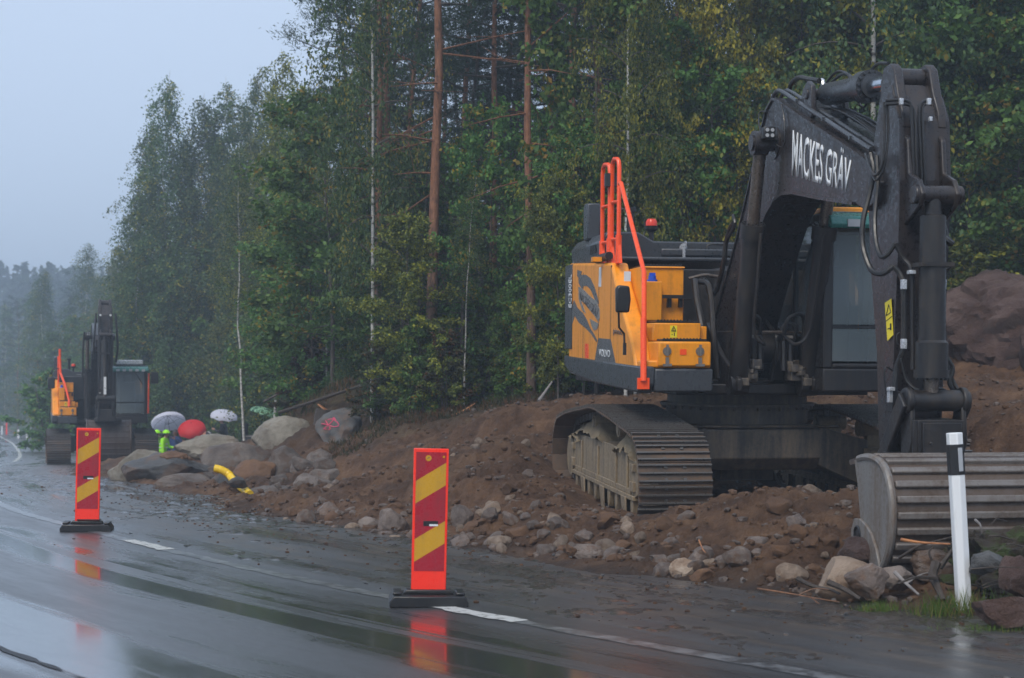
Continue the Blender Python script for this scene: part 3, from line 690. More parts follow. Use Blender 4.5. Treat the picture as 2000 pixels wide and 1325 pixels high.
        mo = b.build('mirror', M['black'], root, bevel=.02)
        b = MB(); b.tube([q(1208, 600, 0, 1.5), q(1209, 640, 0, 1.45), q(1219, 652, 0, 1.42), q(1220, 682, 0, 1.42)], .011, 8); b.box(q(1220, 682, 0, 1.43), (.03, .03, .12)); b.build('mirror_arm', M['black'], mo)
        b = MB(); b.tube([q(1166, 507, 1, -1.45), q(1190, 500, 1, -1.45)], .045, 10); b.build('side_camera', M['black'], root)
    else:
        b = MB(); b.tube([(1.6, -1.0, 1.42), (1.5, -.98, 2.1), (1.1, -1.1, 2.6), (.6, -1.22, 2.95), (.5, -1.24, 3.5), (.5, -1.24, 3.72)], .035, 10); b.tube([(.4, -1.28, 2.4), (.4, -1.28, 3.5)], .03, 8); b.build('hand_rail', M['orange'], root)
        b = MB(); b.tube([(1.96, 1.36, 1.7), (1.96, 1.38, 2.95)], .028, 8); b.build('hand_rail', M['orange'], root)
        b = MB(); b.box((.9, -1.5, 2.65), (.1, .22, .36)); b.build('mirror', M['black'], root, bevel=.04); b = MB(); b.box((1.1, 1.62, 2.82), (.1, .22, .36)); b.tube([(1.1, 1.62, 2.9), (1.2, 1.35, 2.9)], .015, 6); b.build('mirror', M['black'], root, bevel=.04)
        b = MB(); b.tube([(.5, -1.24, 3.1), (.55, -1.45, 3.1), (.55, -1.5, 3.0)], .02, 6); b.build('bracket', M['black'], root)
        b = MB(); b.box((-.2, -.75, 2.5), (1.2, 1.0, .75)); b.build('storage_box', M['black'], root, bevel=.03)
    # ---- cab
    cx0, cx1, cy0, cy1, cz0, cz1 = .25, 1.9, .30, 1.34, 1.40, 3.10
    b = MB(); b.box2((cx0, cy0, cz0), (cx1, cy1, 1.63)); b.box2((cx0, cy0, 3.06), (cx1, cy1, 3.16))
    for (x0, x1) in ((cx0, cx0 + .12), (.95, 1.03)):
        for (y0, y1) in ((cy0, cy0 + .06), (cy1 - .06, cy1)): b.box2((x0, y0, 1.63), (x1, y1, 3.06))
    b.box2((1.80, cy0, 1.63), (1.895, cy0 + .10, 3.06)); b.box2((1.80, cy1 - .1, 1.63), (1.895, cy1, 3.06)); b.box2((1.86, cy0 + .1, 1.63), (1.9, cy1 - .1, 1.68))
    b.box2((cx0, cy0, 1.63), (cx1 - .05, cy0 + .05, 1.95)); b.box2((cx0, cy1 - .05, 1.63), (cx1 - .05, cy1, 1.95)); b.box2((cx0, cy0, 1.63), (cx0 + .05, cy1, 2.3))
    cab = b.build('cab', M['grey'] if 0 else M['dark'], root, bevel=.03, segs=3)
    b = MB(); b.box2((1.872, cy0 + .09, 2.06), (1.884, cy1 - .09, 3.04)); b.build('windscreen', M['glass'], cab)
    b = MB(); b.box2((1.872, cy0 + .09, 1.70), (1.884, cy1 - .09, 2.02)); b.build('lower_window', M['glass'], cab)
    b = MB(); b.box2((1.86, cy0 + .1, 2.025), (1.89, cy1 - .1, 2.05)); b.build('window_bar', M['black'], cab)
    for y in (cy0 + .02, cy1 - .03):
        b = MB(); b.box2((cx0 + .12, y, 1.95), (.95, y + .01, 3.05)); b.box2((1.03, y, 1.95), (1.80, y + .01, 3.05)); b.build('side_window', M['glass'], cab)
    b = MB(); b.box2((cx0 + .02, cy0 + .1, 2.3), (cx0 + .03, cy1 - .1, 3.05)); b.build('rear_window', M['glass'], cab)
    b = MB(); b.box2((.6, .58, 1.65), (1.1, 1.05, 2.0)); b.box2((.5, .58, 2.0), (.64, 1.05, 2.7)); b.box2((.5, .68, 2.7), (.6, .95, 2.92)); b.box2((.8, .44, 1.95), (1.25, .54, 2.15)); b.box2((.8, 1.1, 1.95), (1.25, 1.2, 2.15)); b.build('seat', M['black'], cab, bevel=.05)
    b = MB(); b.tube([(1.5, .7, 1.65), (1.55, .7, 2.3)], .012, 6); b.tube([(1.5, .9, 1.65), (1.55, .9, 2.3)], .012, 6); b.box((1.6, .45, 2.3), (.1, .1, .2)); b.build('control_lever', M['black'], cab)
    b = MB(); b.tube([(1.9, .9, 1.52), (1.91, 1.08, 1.66)], .012, 6) if near else b.tube([(1.9, 1.2, 2.6), (1.91, .95, 3.02)], .014, 6); b.build('wiper', M['black'], cab)
    b = MB(); b.prism([(1.80, 3.05), (2.12, 2.98), (2.14, 3.02), (2.1, 3.10), (1.82, 3.17)], cy0 - .02, cy1 + .02); b.build('visor', M['teal'], cab, bevel=.01)
    b = MB(); b.box2((.4, cy0 + .05, 3.16), (1.75, cy1 - .05, 3.22)); b.build('roof_hatch', M['yellow'] if near else M['grey'], cab, bevel=.015)
    b = MB()
    if not near:
        for i in range(5): b.box((2.13, cy0 + .14 + i * .19, 3.03), (.05, .1, .07))
    else:
        for i in range(2): b.box((2.13, cy0 + .2 + i * .6, 3.03), (.05, .12, .07))
    b.build('work_lamp', M['lamp'], cab)
    if not near:
        b = MB(); b.box2((1.5, cy0 + .12, 3.22), (1.75, cy1 - .12, 3.36)); b.build('light_bar', M['bright'], cab, bevel=.02)
    # ---- boom
    yb = -.09; hw = .22
    prof = [(.1, 1.6), (.14, 2.05), (.6, 2.52), (1.03, 2.98), (1.45, 3.50), (1.74, 3.90), (1.95, 4.12), (2.12, 4.19), (2.28, 4.16), (2.67, 4.0), (4.25, 3.42), (4.62, 3.27), (4.74, 3.12), (4.68, 2.96), (4.5, 2.92), (4.25, 3.0),
            (3.4, 3.13), (2.75, 3.24), (2.45, 3.26), (2.2, 3.22), (1.98, 3.12), (1.75, 2.95), (1.35, 2.55), (1.0, 2.15), (.7, 1.75), (.5, 1.52), (.25, 1.48)]
    dz = 0
    if not near:      # boom raised: turned about its foot
        a = R(10); prof = [(.3 + (x - .3) * math.cos(a) - (z - 1.7) * math.sin(a), 1.7 + (x - .3) * math.sin(a) + (z - 1.7) * math.cos(a)) for x, z in prof]; dz = 1.0
    def bt(x, z):
        if near: return (x, z)
        a = R(10); return (.3 + (x - .3) * math.cos(a) - (z - 1.7) * math.sin(a), 1.7 + (x - .3) * math.sin(a) + (z - 1.7) * math.cos(a))
    b = MB(); b.prism(prof, yb - hw, yb + hw); bm_ = b.build('boom', M['boom'], root, bevel=.012, smooth=30)
    # flanges standing proud along the top and bottom plates
    def strip(pr, w0, w1, th, name, m, par):
        bb = MB(); 
        for (x0, z0), (x1, z1) in zip(pr, pr[1:]):
            L = math.hypot(x1 - x0, z1 - z0); ang = math.atan2(z1 - z0, x1 - x0)
            bb.box(((x0 + x1) / 2, (w0 + w1) / 2, (z0 + z1) / 2), (L + .004, w1 - w0, th), Matrix.Rotation(-ang, 3, 'Y'))
        return bb.build(name, m, par, smooth=50)
    strip(prof[1:12], yb - hw - .018, yb + hw + .018, .024, 'top_plate', M['boom'], bm_)
    strip(prof[15:26], yb - hw - .018, yb + hw + .018, .024, 'bottom_plate', M['boom'], bm_)
    b = MB(); x, z = bt(2.2, 3.76); b.cyl((x, yb - .46, z), (x, yb + .46, z), .075, n=20)
    for sy in (-1, 1): b.cyl((x, yb + sy * .44, z), (x, yb + sy * .30, z), .115, n=24); b.cyl((x, yb + sy * .235, z), (x, yb + sy * .22, z), .15, n=24)
    b.build('pivot_pin', M['boom'], bm_)
    b = MB(); x, z = bt(2.30, 3.83); b.box((x + .06, yb - .34, z), (.10, .12, .12)); b.box((x, yb - .26, z - .05), (.04, .16, .03)); wl_ = b.build('work_lamp', M['black'], bm_, bevel=.015)
    b = MB()
    for sy in (-1, 1):
        for sz in (-1, 1): b.cyl((x + .11, yb - .34 + sy * .025, z + sz * .025), (x + .116, yb - .34 + sy * .025, z + sz * .025), .018, n=10)
    b.build('lens', M['lamp'], wl_)
    # boom cylinders
    for sy in (-1, 1):
        y = yb + sy * .36; lo = Vector((1.53, y, 1.46)); x, z = bt(2.2, 3.76); hi = Vector((x, y, z)); dd = (hi - lo).normalized()
        Lb = 1.62; b = MB(); b.tube([lo, lo + dd * .1, lo + dd * (Lb - .14), lo + dd * (Lb - .14), lo + dd * Lb], [.09, .095, .095, .12, .12], 22); b.cyl(lo - Vector((0, .09, 0)), lo + Vector((0, .09, 0)), .11)
        bc = b.build('boom_cylinder', M['dark'], root)
        b = MB(); b.cyl(lo + dd * Lb, hi - dd * .06, .06, n=20); b.build('rod', M['rod'], bc)
        b = MB()
        for k in range(12):
            a = 2 * PI * k / 12; o_ = dd.orthogonal().normalized(); e_ = dd.cross(o_); pp = lo + dd * Lb + (o_ * math.cos(a) + e_ * math.sin(a)) * .095; b.cyl(pp, pp + dd * .02, .014, n=6)
        b.build('bolt_ring', M['dark'], bc)
        b = MB(); b.tube(smooth_pts([lo + dd * (Lb - .1) + Vector((.12, -sy * .05, 0)), lo + dd * 1.0 + Vector((.13, -sy * .06, 0)), lo + dd * .55 + Vector((.12, -sy * .08, 0)), lo + dd * .42 + Vector((.1, -sy * .2, 0)), Vector((1.45, yb + sy * .12, 1.95)), Vector((1.40, yb + sy * .10, 1.7))], 5), .017, 8); b.build('pipe', M['dark'], bc)
    # arm cylinder
    ax0, az0 = bt(2.95, 4.10); top = Vector((4.70, yb + .03, 3.93 + dz)); base = Vector((ax0, yb, az0)); dd = (top - base).normalized(); Lb = (top - base).length - .72
    b = MB(); b.tube([base, base + dd * .05, base + dd * (Lb - .16), base + dd * (Lb - .16), base + dd * Lb], [.085, .10, .10, .135, .135], 26); b.cyl(base + dd * (Lb), base + dd * (Lb + .04), .10, n=24)
    for k in range(14):
        a = 2 * PI * k / 14; o_ = dd.orthogonal().normalized(); e_ = dd.cross(o_); pp = base + dd * Lb + (o_ * math.cos(a) + e_ * math.sin(a)) * .115; b.cyl(pp, pp + dd * .02, .013, n=6)
    ac = b.build('arm_cylinder', M['grey'], root)
    b = MB(); b.cyl(base + dd * (Lb + .04), top, .062, n=22); b.build('rod', M['chrome'], ac)
    b = MB()
    for sy in (-1, 1): x, z = ax0, az0; b.prism([(x - .32, z - .27), (x - .12, z + .06), (x + .0, z + .12), (x + .1, z + .06), (x + .14, z - .22)], yb + sy * .15 - .025, yb + sy * .15 + .025)
    b.cyl((ax0, yb - .19, az0), (ax0, yb + .19, az0), .05); b.build('cylinder_bracket', M['boom'], bm_, bevel=.01)
    # ---- arm
    ya0, ya1 = -.25, .13; yc = (ya0 + ya1) / 2
    ap = [(4.90, 3.75), (5.02, 3.55), (5.06, 3.1), (5.04, 2.6), (5.0, 2.0), (4.97, 1.35), (4.95, 1.0), (4.86, .82), (4.74, .84), (4.68, 1.2), (4.62, 1.8), (4.46, 2.5), (4.40, 3.0), (4.46, 3.35), (4.60, 3.76), (4.66, 3.86), (4.84, 3.86)]
    ap = [(x, z + (dz if z > 1.9 or not near else 0)) for x, z in ap]
    b = MB(); b.prism(ap, ya0, ya1); arm = b.build('arm', M['boom'], root, bevel=.012, smooth=30)
    k = ap
    strip([k[0], k[1], k[2], k[3], k[4], k[5], k[6]], ya0 - .012, ya1 + .012, .022, 'front_plate', M['boom'], arm)
    b = MB()
    for y0, y1 in ((ya0 + .01, ya0 + .085), (ya1 - .085, ya1 - .01)):
        b.prism([(4.60, 3.68 + dz), (4.60, 3.92 + dz), (4.66, 4.02 + dz), (4.78, 4.03 + dz), (4.86, 3.97 + dz), (4.93, 3.78 + dz), (5.03, 3.62 + dz), (5.04, 3.5 + dz), (4.98, 3.55 + dz), (4.8, 3.72 + dz)], y0, y1)
    b.cyl((4.72, ya0 + .08, 3.92 + dz), (4.72, ya1 - .08, 3.92 + dz), .085, n=22); b.build('horn', M['boom'], arm, bevel=.01)
    # bucket cylinder ears and pin
    b = MB()
    for y0, y1 in ((ya0 + .03, ya0 + .07), (ya1 - .08, ya1 - .04)):
        b.prism([(5.03, 3.45 + dz), (5.09, 3.40 + dz), (5.12, 3.15 + dz), (5.30, 3.08 + dz), (5.37, 2.97 + dz), (5.32, 2.88 + dz), (5.15, 2.80 + dz), (5.02, 2.75 + dz)], y0, y1)
    b.cyl((5.28, ya0 - .0, 2.97 + dz), (5.28, ya1, 2.97 + dz), .07, n=20); b.build('cylinder_bracket', M['boom'], arm, bevel=.01)
    cyy = yc - .03; t0 = Vector((5.28, cyy, 2.97 + dz)); t1 = Vector((5.30, cyy, 1.44 if near else 2.15)); dd = (t1 - t0).normalized(); L = 1.36 if near else 1.55
    b = MB(); b.cyl(t0, t0 + dd * .16, .06); b.tube([t0 + dd * .15, t0 + dd * .16, t0 + dd * (L - .28), t0 + dd * (L - .26), t0 + dd * (L - .06), t0 + dd * (L - .06), t0 + dd * L], [.08, .095, .10, .12, .12, .13, .13], 28)
    for kk in range(16):
        a = 2 * PI * kk / 16; pp = t0 + dd * L + Vector((math.cos(a), math.sin(a), 0)) * .11; b.cyl(pp, pp + dd * .018, .012, n=6)
    b.box(t0 + dd * .52, (.21, .26, .03)); bcy = b.build('bucket_cylinder', M['grey'] if 0 else M['dark'], root)
    b = MB(); b.cyl(t0 + dd * L, t1, .055, n=20); b.build('rod', M['rod'], bcy)
    b = MB(); b.cyl((5.30, yc - .24, t1.z), (5.30, yc + .26, t1.z), .08, n=22)
    for sy in (-1, 1): b.cyl((5.30, yc + sy * .24, t1.z), (5.30, yc + sy * .19, t1.z), .10, n=22); b.prism([(5.22, t1.z), (5.36, t1.z), (5.40, t1.z - .3), (5.3, t1.z - .5), (5.2, t1.z - .4)], yc + sy * .20 - .02, yc + sy * .20 + .02); b.prism([(4.8, .95 + (t1.z - 1.44)), (4.9, .85 + (t1.z - 1.44)), (5.36, t1.z - .04), (5.26, t1.z + .06)], yc + sy * .25 - .02, yc + sy * .25 + .02)
    b.build('linkage', M['dark'], root, bevel=.012)
    if near:
        b = MB(); b.box2((5.10, -.24, 1.02), (5.42, .12, 1.30)); b.box2((5.42, -.21, 1.02), (5.44, .09, 1.28)); b.box2((5.0, -.34, .98), (5.3, .2, 1.04)); b.box2((5.38, -.27, 1.0), (5.41, -.235, 1.3))
        for y in (-.15, .0, .06): b.cyl((5.44, y, 1.13), (5.455, y, 1.13), .012, n=8)
        b.build('quick_coupler', M['dark'], root, bevel=.015)
        yb0, yb1 = -.72, .86
        arcp = [(5.30, .98), (5.62, 1.045), (5.86, 1.04), (6.0, .98), (6.09, .86), (6.13, .70), (6.11, .52), (6.04, .38), (5.95, .29), (5.80, .22), (5.6, .20)]
        mbk = 'bucket'
    else:
        yb0, yb1 = -.56, .66
        arcp = [(4.1, 1.45), (4.5, 1.52), (4.72, 1.50), (4.86, 1.40), (4.95, 1.2), (5.0, .95), (4.98, .7), (4.9, .45), (4.75, .25), (4.5, .12), (4.3, .1)]
        mbk = 'bucketB'
        b = MB(); b.box2((4.7, -.30, 1.5), (5.25, .22, 1.85)); b.box2((4.75, -.36, 1.48), (5.0, .40, 1.6)); b.build('quick_coupler', M['dark'], root, bevel=.02)
    sp = smooth_pts([(x, 0, z) for x, z in arcp], 5); sp = [(p.x, p.z) for p in sp]
    cxm = sum(p[0] for p in sp) / len(sp) - .15; czm = sum(p[1] for p in sp) / len(sp)
    inn = [(x + (cxm - x) * .05, z + (czm - z) * .05) for x, z in sp]
    b = MB(); b.prism(sp + inn[::-1], yb0, yb1); bk = b.build('bucket', M['bucketS' if near else mbk], root, smooth=40)
    b = MB()
    nr = 12 if near else 11
    Ls = [0]
    for p0, p1 in zip(sp, sp[1:]): Ls.append(Ls[-1] + math.hypot(p1[0] - p0[0], p1[1] - p0[1]))
    lo_, hi_ = Ls[5 * 2 - 4], Ls[-6]
    for i in range(nr):
        t = lo_ + (hi_ - lo_) * (i + .3) / nr; kx = max(j for j in range(len(Ls)) if Ls[j] <= t); f = (t - Ls[kx]) / max(1e-6, Ls[min(kx + 1, len(Ls) - 1)] - Ls[kx]); p0, p1 = sp[kx], sp[min(kx + 1, len(sp) - 1)]
        x = p0[0] + (p1[0] - p0[0]) * f; z = p0[1] + (p1[1] - p0[1]) * f; ang = math.atan2(p1[1] - p0[1], p1[0] - p0[0])
        b.box((x, (yb0 + yb1) / 2, z), (.052 if near else .05, yb1 - yb0 - .06, .06 if near else .02), Matrix.Rotation(-ang, 3, 'Y'), taper=1)
    b.build('wear_strip', M['bucket'] if near else M['bucketB'], bk, bevel=.01)
    side = [p for p in sp[2:]] + ([(5.78, .34), (5.66, .40), (5.56, .62), (5.50, .85)] if near else [(4.2, .3), (4.15, .8), (4.1, 1.2)])
    for y in (yb0, yb1):
        b = MB(); b.prism(side, y - .012, y + .012); pl_ = b.build('side_plate', M['steel'] if near else M['bucketB'], bk)
        b = MB(); b.tube([(x, y, z) for x, z in sp[3:]], [.028] * len(sp[3:]), 8); b.build('rim', M['steel'] if near else M['bucketB'], pl_)
        if near:
            b = MB(); b.prism([(5.60, .60), (5.50, .59), (5.44, .50), (5.45, .38), (5.62, .36), (5.78, .33), (5.9, .22), (6.0, .27), (5.92, .42), (5.82, .52), (5.72, .57)], y - .035, y - .012)
            b.build('side_cutter', M['steel'], pl_, bevel=.006)
            b = MB(); b.tube([(5.575 + .055 * math.cos(a), y - .036, .485 + .055 * math.sin(a)) for a in np.linspace(0, 2 * PI, 20, endpoint=False)], .01, 6, closed=True); b.cyl((5.575, y - .0365, .485), (5.575, y - .034, .485), .045, n=20, mi=0); b.build('lifting_hole', M['black'], pl_)
    if near:
        b = MB(); b.prism([(5.3, 1.0), (5.62, 1.065), (5.66, 1.075), (5.86, 1.06), (5.9, 1.045), (5.62, 1.045), (5.3, .98)], yb0, yb1); b.build('top_lip', M['bucketB'], bk)
    # ---- hydraulics
    H = []
    def qa(l): return [q(px, py, 0, x) for px, py, x in l]
    if near:
        for off, yy in ((.045, -.27), (.05, -.19), (.045, .02), (.05, .09)):
            pts = [(1.6, 3.86), (1.90, 4.14), (2.1, 4.24), (2.3, 4.20), (2.7, 4.05), (3.4, 3.79), (4.25, 3.47), (4.5, 3.38)]
            H.append(([(x, yy, z + off - .02) for x, z in pts], .021 if yy in (-.27, .02) else .018, 'grey'))
        for i in range(7):
            y = -.12 + i * .025; H.append(([(3.0, y, 3.97), (3.4, y + .03 * math.sin(i * 2), 3.88), (3.9, y, 3.70 + .02 * math.sin(i * 3)), (4.3, y + .02, 3.50), (4.52, y, 3.40 + .03 * math.sin(i))], .010, 'hose'))
        H += [(qa([(1700, 300, 4.75), (1706, 335, 4.8), (1698, 380, 4.8), (1686, 430, 4.82), (1685, 480, 4.85), (1700, 525, 4.95), (1722, 535, 5.05), (1745, 520, 5.1)]), .022, 'hose'),
              (qa([(1712, 305, 4.8), (1714, 360, 4.85), (1708, 430, 4.9), (1712, 480, 5.0), (1722, 502, 5.08), (1735, 495, 5.12), (1748, 476, 5.15)]), .020, 'hose'),
              (qa([(1695, 305, 4.6), (1705, 345, 4.85), (1715, 350, 5.0), (1728, 320, 5.06), (1735, 260, 5.06), (1733, 205, 5.06)]), .010, 'hose'),
              (qa([(1690, 300, 4.6), (1700, 330, 4.85), (1712, 342, 5.0), (1724, 315, 5.06), (1728, 250, 5.06), (1727, 200, 5.06)]), .010, 'hose'),
              (qa([(1748, 476, 5.15), (1765, 505, 5.15), (1780, 528, 5.2), (1782, 600, 5.2), (1783, 722, 5.2)]), .019, 'dark'),
              (qa([(1745, 520, 5.1), (1757, 535, 5.12), (1764, 560, 5.15), (1765, 640, 5.15), (1765, 665, 5.15)]), .020, 'hose'),
              (qa([(1765, 668, 5.15), (1764, 685, 5.15), (1752, 715, 5.1), (1748, 745, 5.1), (1748, 765, 5.1)]), .022, 'hose'),
              (qa([(1842, 560, 5.15), (1843, 640, 5.15), (1846, 690, 5.2), (1860, 720, 5.2), (1855, 750, 5.2), (1875, 775, 5.2)]), .020, 'hose'),
              (qa([(1838, 520, 5.1), (1838, 640, 5.1), (1850, 710, 5.2), (1862, 745, 5.2), (1880, 775, 5.25)]), .014, 'hose'),
              (qa([(1838, 300, 5.0), (1846, 360, 5.0), (1844, 420, 5.0), (1850, 460, 5.1), (1862, 475, 5.1)]), .014, 'hose'),
              (qa([(1832, 430, 5.1), (1835, 455, 5.1), (1850, 470, 5.15), (1860, 477, 5.15)]), .026, 'hose'),
              (qa([(1840, 545, 5.1), (1848, 525, 5.1), (1860, 515, 5.1)]), .026, 'hose'),
              (qa([(1757, 650, 5.06), (1752, 655, 5.06), (1752, 670, 5.06), (1757, 680, 5.06), (1757, 700, 5.06)]), .006, 'hose'),
              (qa([(1745, 725, 5.0), (1730, 718, 5.0), (1728, 745, 5.0), (1736, 790, 5.0)]), .008, 'hose'),
              (qa([(1797, 762, 5.3), (1785, 758, 5.25), (1770, 740, 5.2), (1760, 700, 5.2)]), .012, 'hose'),
              (qa([(1820, 762, 5.3), (1840, 760, 5.25), (1862, 775, 5.2)]), .010, 'hose')]
        # pipes on the arm front
        for i, (x0, xe) in enumerate(((1733, 1780), (1733, 1786), (1815, 1795), (1815, 1801))):
            sgn = 1 if i < 2 else -1; y0 = 197 + 7 * (i % 2)
            H.append((qa([(x0 - 4 * sgn, y0, 5.09), (x0 + 40 * sgn * (.9 if i < 2 else .2), y0, 5.09), (xe, 215 + 6 * (i % 2), 5.10), (xe + 3, 300, 5.11), (xe + 6, 372, 5.10)]), .012, 'black'))
        # boom head hoses
        H += [([q(1540, 190, 1, -.1), q(1545, 165, 1, -.1), q(1560, 152, 1, -.1), q(1580, 155, 1, -.1), q(1600, 158, 1, -.1)], .024, 'hose'),
              ([q(1600, 160, 1, -.05), q(1606, 158, 1, -.05), q(1608, 170, 1, -.05)], .022, 'bright'),
              ([q(1620, 165, 1, .0), q(1640, 148, 1, .0), q(1655, 145, 1, .0), q(1665, 165, 1, .0)], .013, 'hose'),
              ([q(1612, 165, 1, .05), q(1632, 142, 1, .05), q(1650, 142, 1, .05), q(1672, 158, 1, .05)], .013, 'hose'),
              ([q(1675, 185, 1, .1), q(1680, 205, 1, .1), q(1690, 208, 1, .1), q(1698, 180, 1, .1)], .010, 'hose'),
              ([q(1700, 140, 1, .0), q(1715, 125, 1, .0), q(1735, 124, 1, .0)], .014, 'hose'),
              ([q(1414, 500, 1, -.5), q(1420, 470, 1, -.5), q(1435, 440, 1, -.5), q(1432, 420, 1, -.5)], .018, 'hose'),
              ([q(1390, 580, 1, -.5), q(1402, 560, 1, -.5), q(1414, 510, 1, -.5), q(1417, 480, 1, -.5), q(1425, 450, 1, -.5), q(1433, 436, 1, -.5)], .026, 'hose'),
              ([q(1487, 262, 1, -.45), q(1482, 240, 1, -.4), q(1484, 220, 1, -.35), q(1497, 218, 1, -.35)], .007, 'hose'),
              ([q(1526, 205, 1, -.335), q(1531, 230, 1, -.335), q(1533, 272, 1, -.335), q(1528, 288, 1, -.335), q(1514, 282, 1, -.36)], .008, 'hose')]
        # front of the upper frame: hose arches and fittings
        for sy in (-1, 1):
            y0 = yb + sy * .12; y1 = yb + sy * .33
            H += [([(1.5, y0, 1.95), (1.55, y0 + sy * .03, 2.12), (1.55, y1 - sy * .05, 2.16), (1.5, y1, 2.05), (1.45, y1, 1.8)], .020, 'hose'),
                  ([(1.42, y0 - sy * .04, 1.9), (1.48, y0 + sy * .02, 2.06), (1.5, y1 - sy * .08, 2.04), (1.45, y1 - sy * .1, 1.85), (1.4, y1 - sy * .04, 1.6)], .020, 'hose'),
                  ([(1.5, y0, 1.9), (1.52, y0, 1.6)], .030, 'dark'), ([(1.5, y0 + sy * .07, 1.92), (1.52, y0 + sy * .07, 1.62)], .030, 'dark'),
                  ([(1.5, y0, 1.93), (1.5, y0 + sy * .09, 1.93)], .024, 'steel')]
        H += [([(1.45, -.42, 1.98), (1.5, -.1, 1.985), (1.45, .28, 1.98)], .018, 'rod'),
              ([(1.2, yb - .1, 1.5), (1.3, yb - .12, 1.9), (1.0, yb - .12, 2.1)], .022, 'hose'), ([(1.2, yb + .1, 1.5), (1.3, yb + .12, 1.9), (1.0, yb + .1, 2.1)], .022, 'hose'),
              ([q(1357, 548, 0, .7), q(1362, 590, 0, .9), q(1372, 640, 0, 1.1), q(1378, 720, 0, 1.2), q(1384, 762, 0, 1.2)], .035, 'dark'),
              ([q(1366, 550, 0, .7), q(1383, 556, 0, .8), q(1390, 590, 0, .9), q(1394, 650, 0, 1.1), q(1402, 740, 0, 1.2)], .03, 'dark'),
              ([q(1345, 545, 0, .3), q(1375, 538, 0, .3), q(1402, 541, 0, .3)], .02, 'rod'),
              ([q(1374, 545, 0, .5), q(1382, 555, 0, .5), q(1386, 575, 0, .5)], .028, 'hose'),
              ([q(1380, 485, 0, -.5), q(1386, 478, 0, -.5), q(1415, 478, 0, -.5)], .012, 'hose')]
        hoses(root, M, H)
        rnd = random.Random(5)
        for sy in (-1, 1):
            b = MB()
            for k_ in range(14): b.box((1.55 + rnd.uniform(-.1, .1), yb + sy * rnd.uniform(.16, .36), rnd.uniform(1.48, 1.68)), (rnd.uniform(.04, .1), rnd.uniform(.04, .09), rnd.uniform(.03, .09)), Matrix.Rotation(rnd.random(), 3, 'Z'))
            b.box((1.62, yb + sy * .33, 1.49), (.1, .1, .08)); b.box((1.5, yb + sy * .26, 1.56), (.2, .18, .12))
            b.build('valve_block', M['carbody'], root, bevel=.008)
        b = MB(); b.cyl((1.0, -.30, 1.82), (1.05, .12, 1.82), .16); b.box((1.1, -.28, 1.65), (.2, .1, .3)); b.box((1.1, .08, 1.65), (.2, .1, .3)); b.build('boom_foot_pin', M['dark'], root)
        # clamps
        for px, py, xx, sz in ((1765, 556, 5.17, (.05, .035, .075)), (1765, 672, 5.17, (.05, .035, .075)), (1842, 556, 5.17, (.05, .035, .075)), (1760, 199, 5.11, (.03, .03, .05)), (1814, 199, 5.11, (.03, .03, .05)),
                               (1817, 233, 5.08, (.03, .025, .035)), (1780, 532, 5.24, (.06, .05, .03)), (1738, 775, 5.1, (.05, .03, .09)), (1740, 760, 5.12, (.05, .05, .03))):
            b = MB(); b.box(q(px, py, 0, xx), sz); b.build('clamp', M['bright'], arm, bevel=.004)
        b = MB(); b.box(q(1748, 785, 0, 5.05), (.12, .09, .16)); b.build('valve_block', M['dark'], arm, bevel=.006)
        for x in (2.75, 3.45, 4.1):
            for yy_ in (-.23, .06): b = MB(); b.box((x, yy_, 4.07 - (x - 2.75) * .385), (.03, .15, .03)); b.build('clamp', M['grey'], bm_)
        # sticker on the arm
        b = MB(); y = ya0 - .014
        A1, A2, A3, A4 = [q(px, py, 1, y) for px, py in ((1728, 592), (1740, 584), (1744, 655), (1733, 666))]
        b.add([(p.x, y, p.z) for p in (A1, A2, A3, A4)] + [(p.x, y + .004, p.z) for p in (A1, A2, A3, A4)], [(0, 1, 2, 3), (7, 6, 5, 4), (0, 4, 5, 1), (1, 5, 6, 2), (2, 6, 7, 3), (3, 7, 4, 0)])
        sk = b.build('warning_sticker', M['sticker'], arm)
        b = MB(); b.tube([q(1731, 617, 1, y - .002), q(1736, 595, 1, y - .002), q(1740, 610, 1, y - .002), q(1731, 617, 1, y - .002)], .004, 4); b.tube([q(1730, 628, 1, y - .002), q(1742, 618, 1, y - .002)], .003, 4); b.tube([q(1740, 632, 1, y - .002), q(1740, 645, 1, y - .002)], .008, 4); b.tube([q(1734, 643, 1, y - .002), q(1738, 641, 1, y - .002)], .004, 4); b.build('pictogram', M['black'], sk)
        # lettering on the boom, shrinking towards its tip
        y = yb - hw - .001
        def qq(px, py, yy=y): p = q(px, py, 1, yy); return (p.x, yy, p.z)
        f = quadmap(qq(1549, 255), qq(1663, 314), qq(1547, 341), qq(1658, 374), Vector((0, -1, 0)))
        text_mesh('MACKES GRÄV', f, 'lettering', M['white'], bm_, bold=.013)
        # ---- marks on the side panel
        y = -1.4715
        dcl = MB()
        def poly(pts, mi, lift):
            P2 = [q(px, py, 1, y - lift) for px, py in pts]; n_ = len(P2)
            dcl.add([tuple(p) for p in P2] + [(p.x, p.y + lift + .001, p.z) for p in P2], [tuple(range(n_))] + [(i, (i + 1) % n_, n_ + (i + 1) % n_, n_ + i) for i in range(n_)], mi)
        def Z(l): return [(1095 + a * 175 / 800, 490 + b_ * 290 / 1325) for a, b_ in l]
        poly(Z([(118, 440), (150, 510), (200, 560), (235, 620), (262, 690), (300, 750), (325, 800), (318, 815), (270, 740), (220, 690), (160, 640), (125, 580), (75, 740), (72, 600)]), 0, .0020)
        poly(Z([(148, 170), (188, 185), (180, 215), (225, 215), (265, 245), (300, 320), (325, 400), (340, 470), (338, 480), (310, 450), (290, 400), (265, 345), (235, 315), (205, 315), (190, 345), (160, 290), (158, 240), (146, 225)]), 0, .0020)
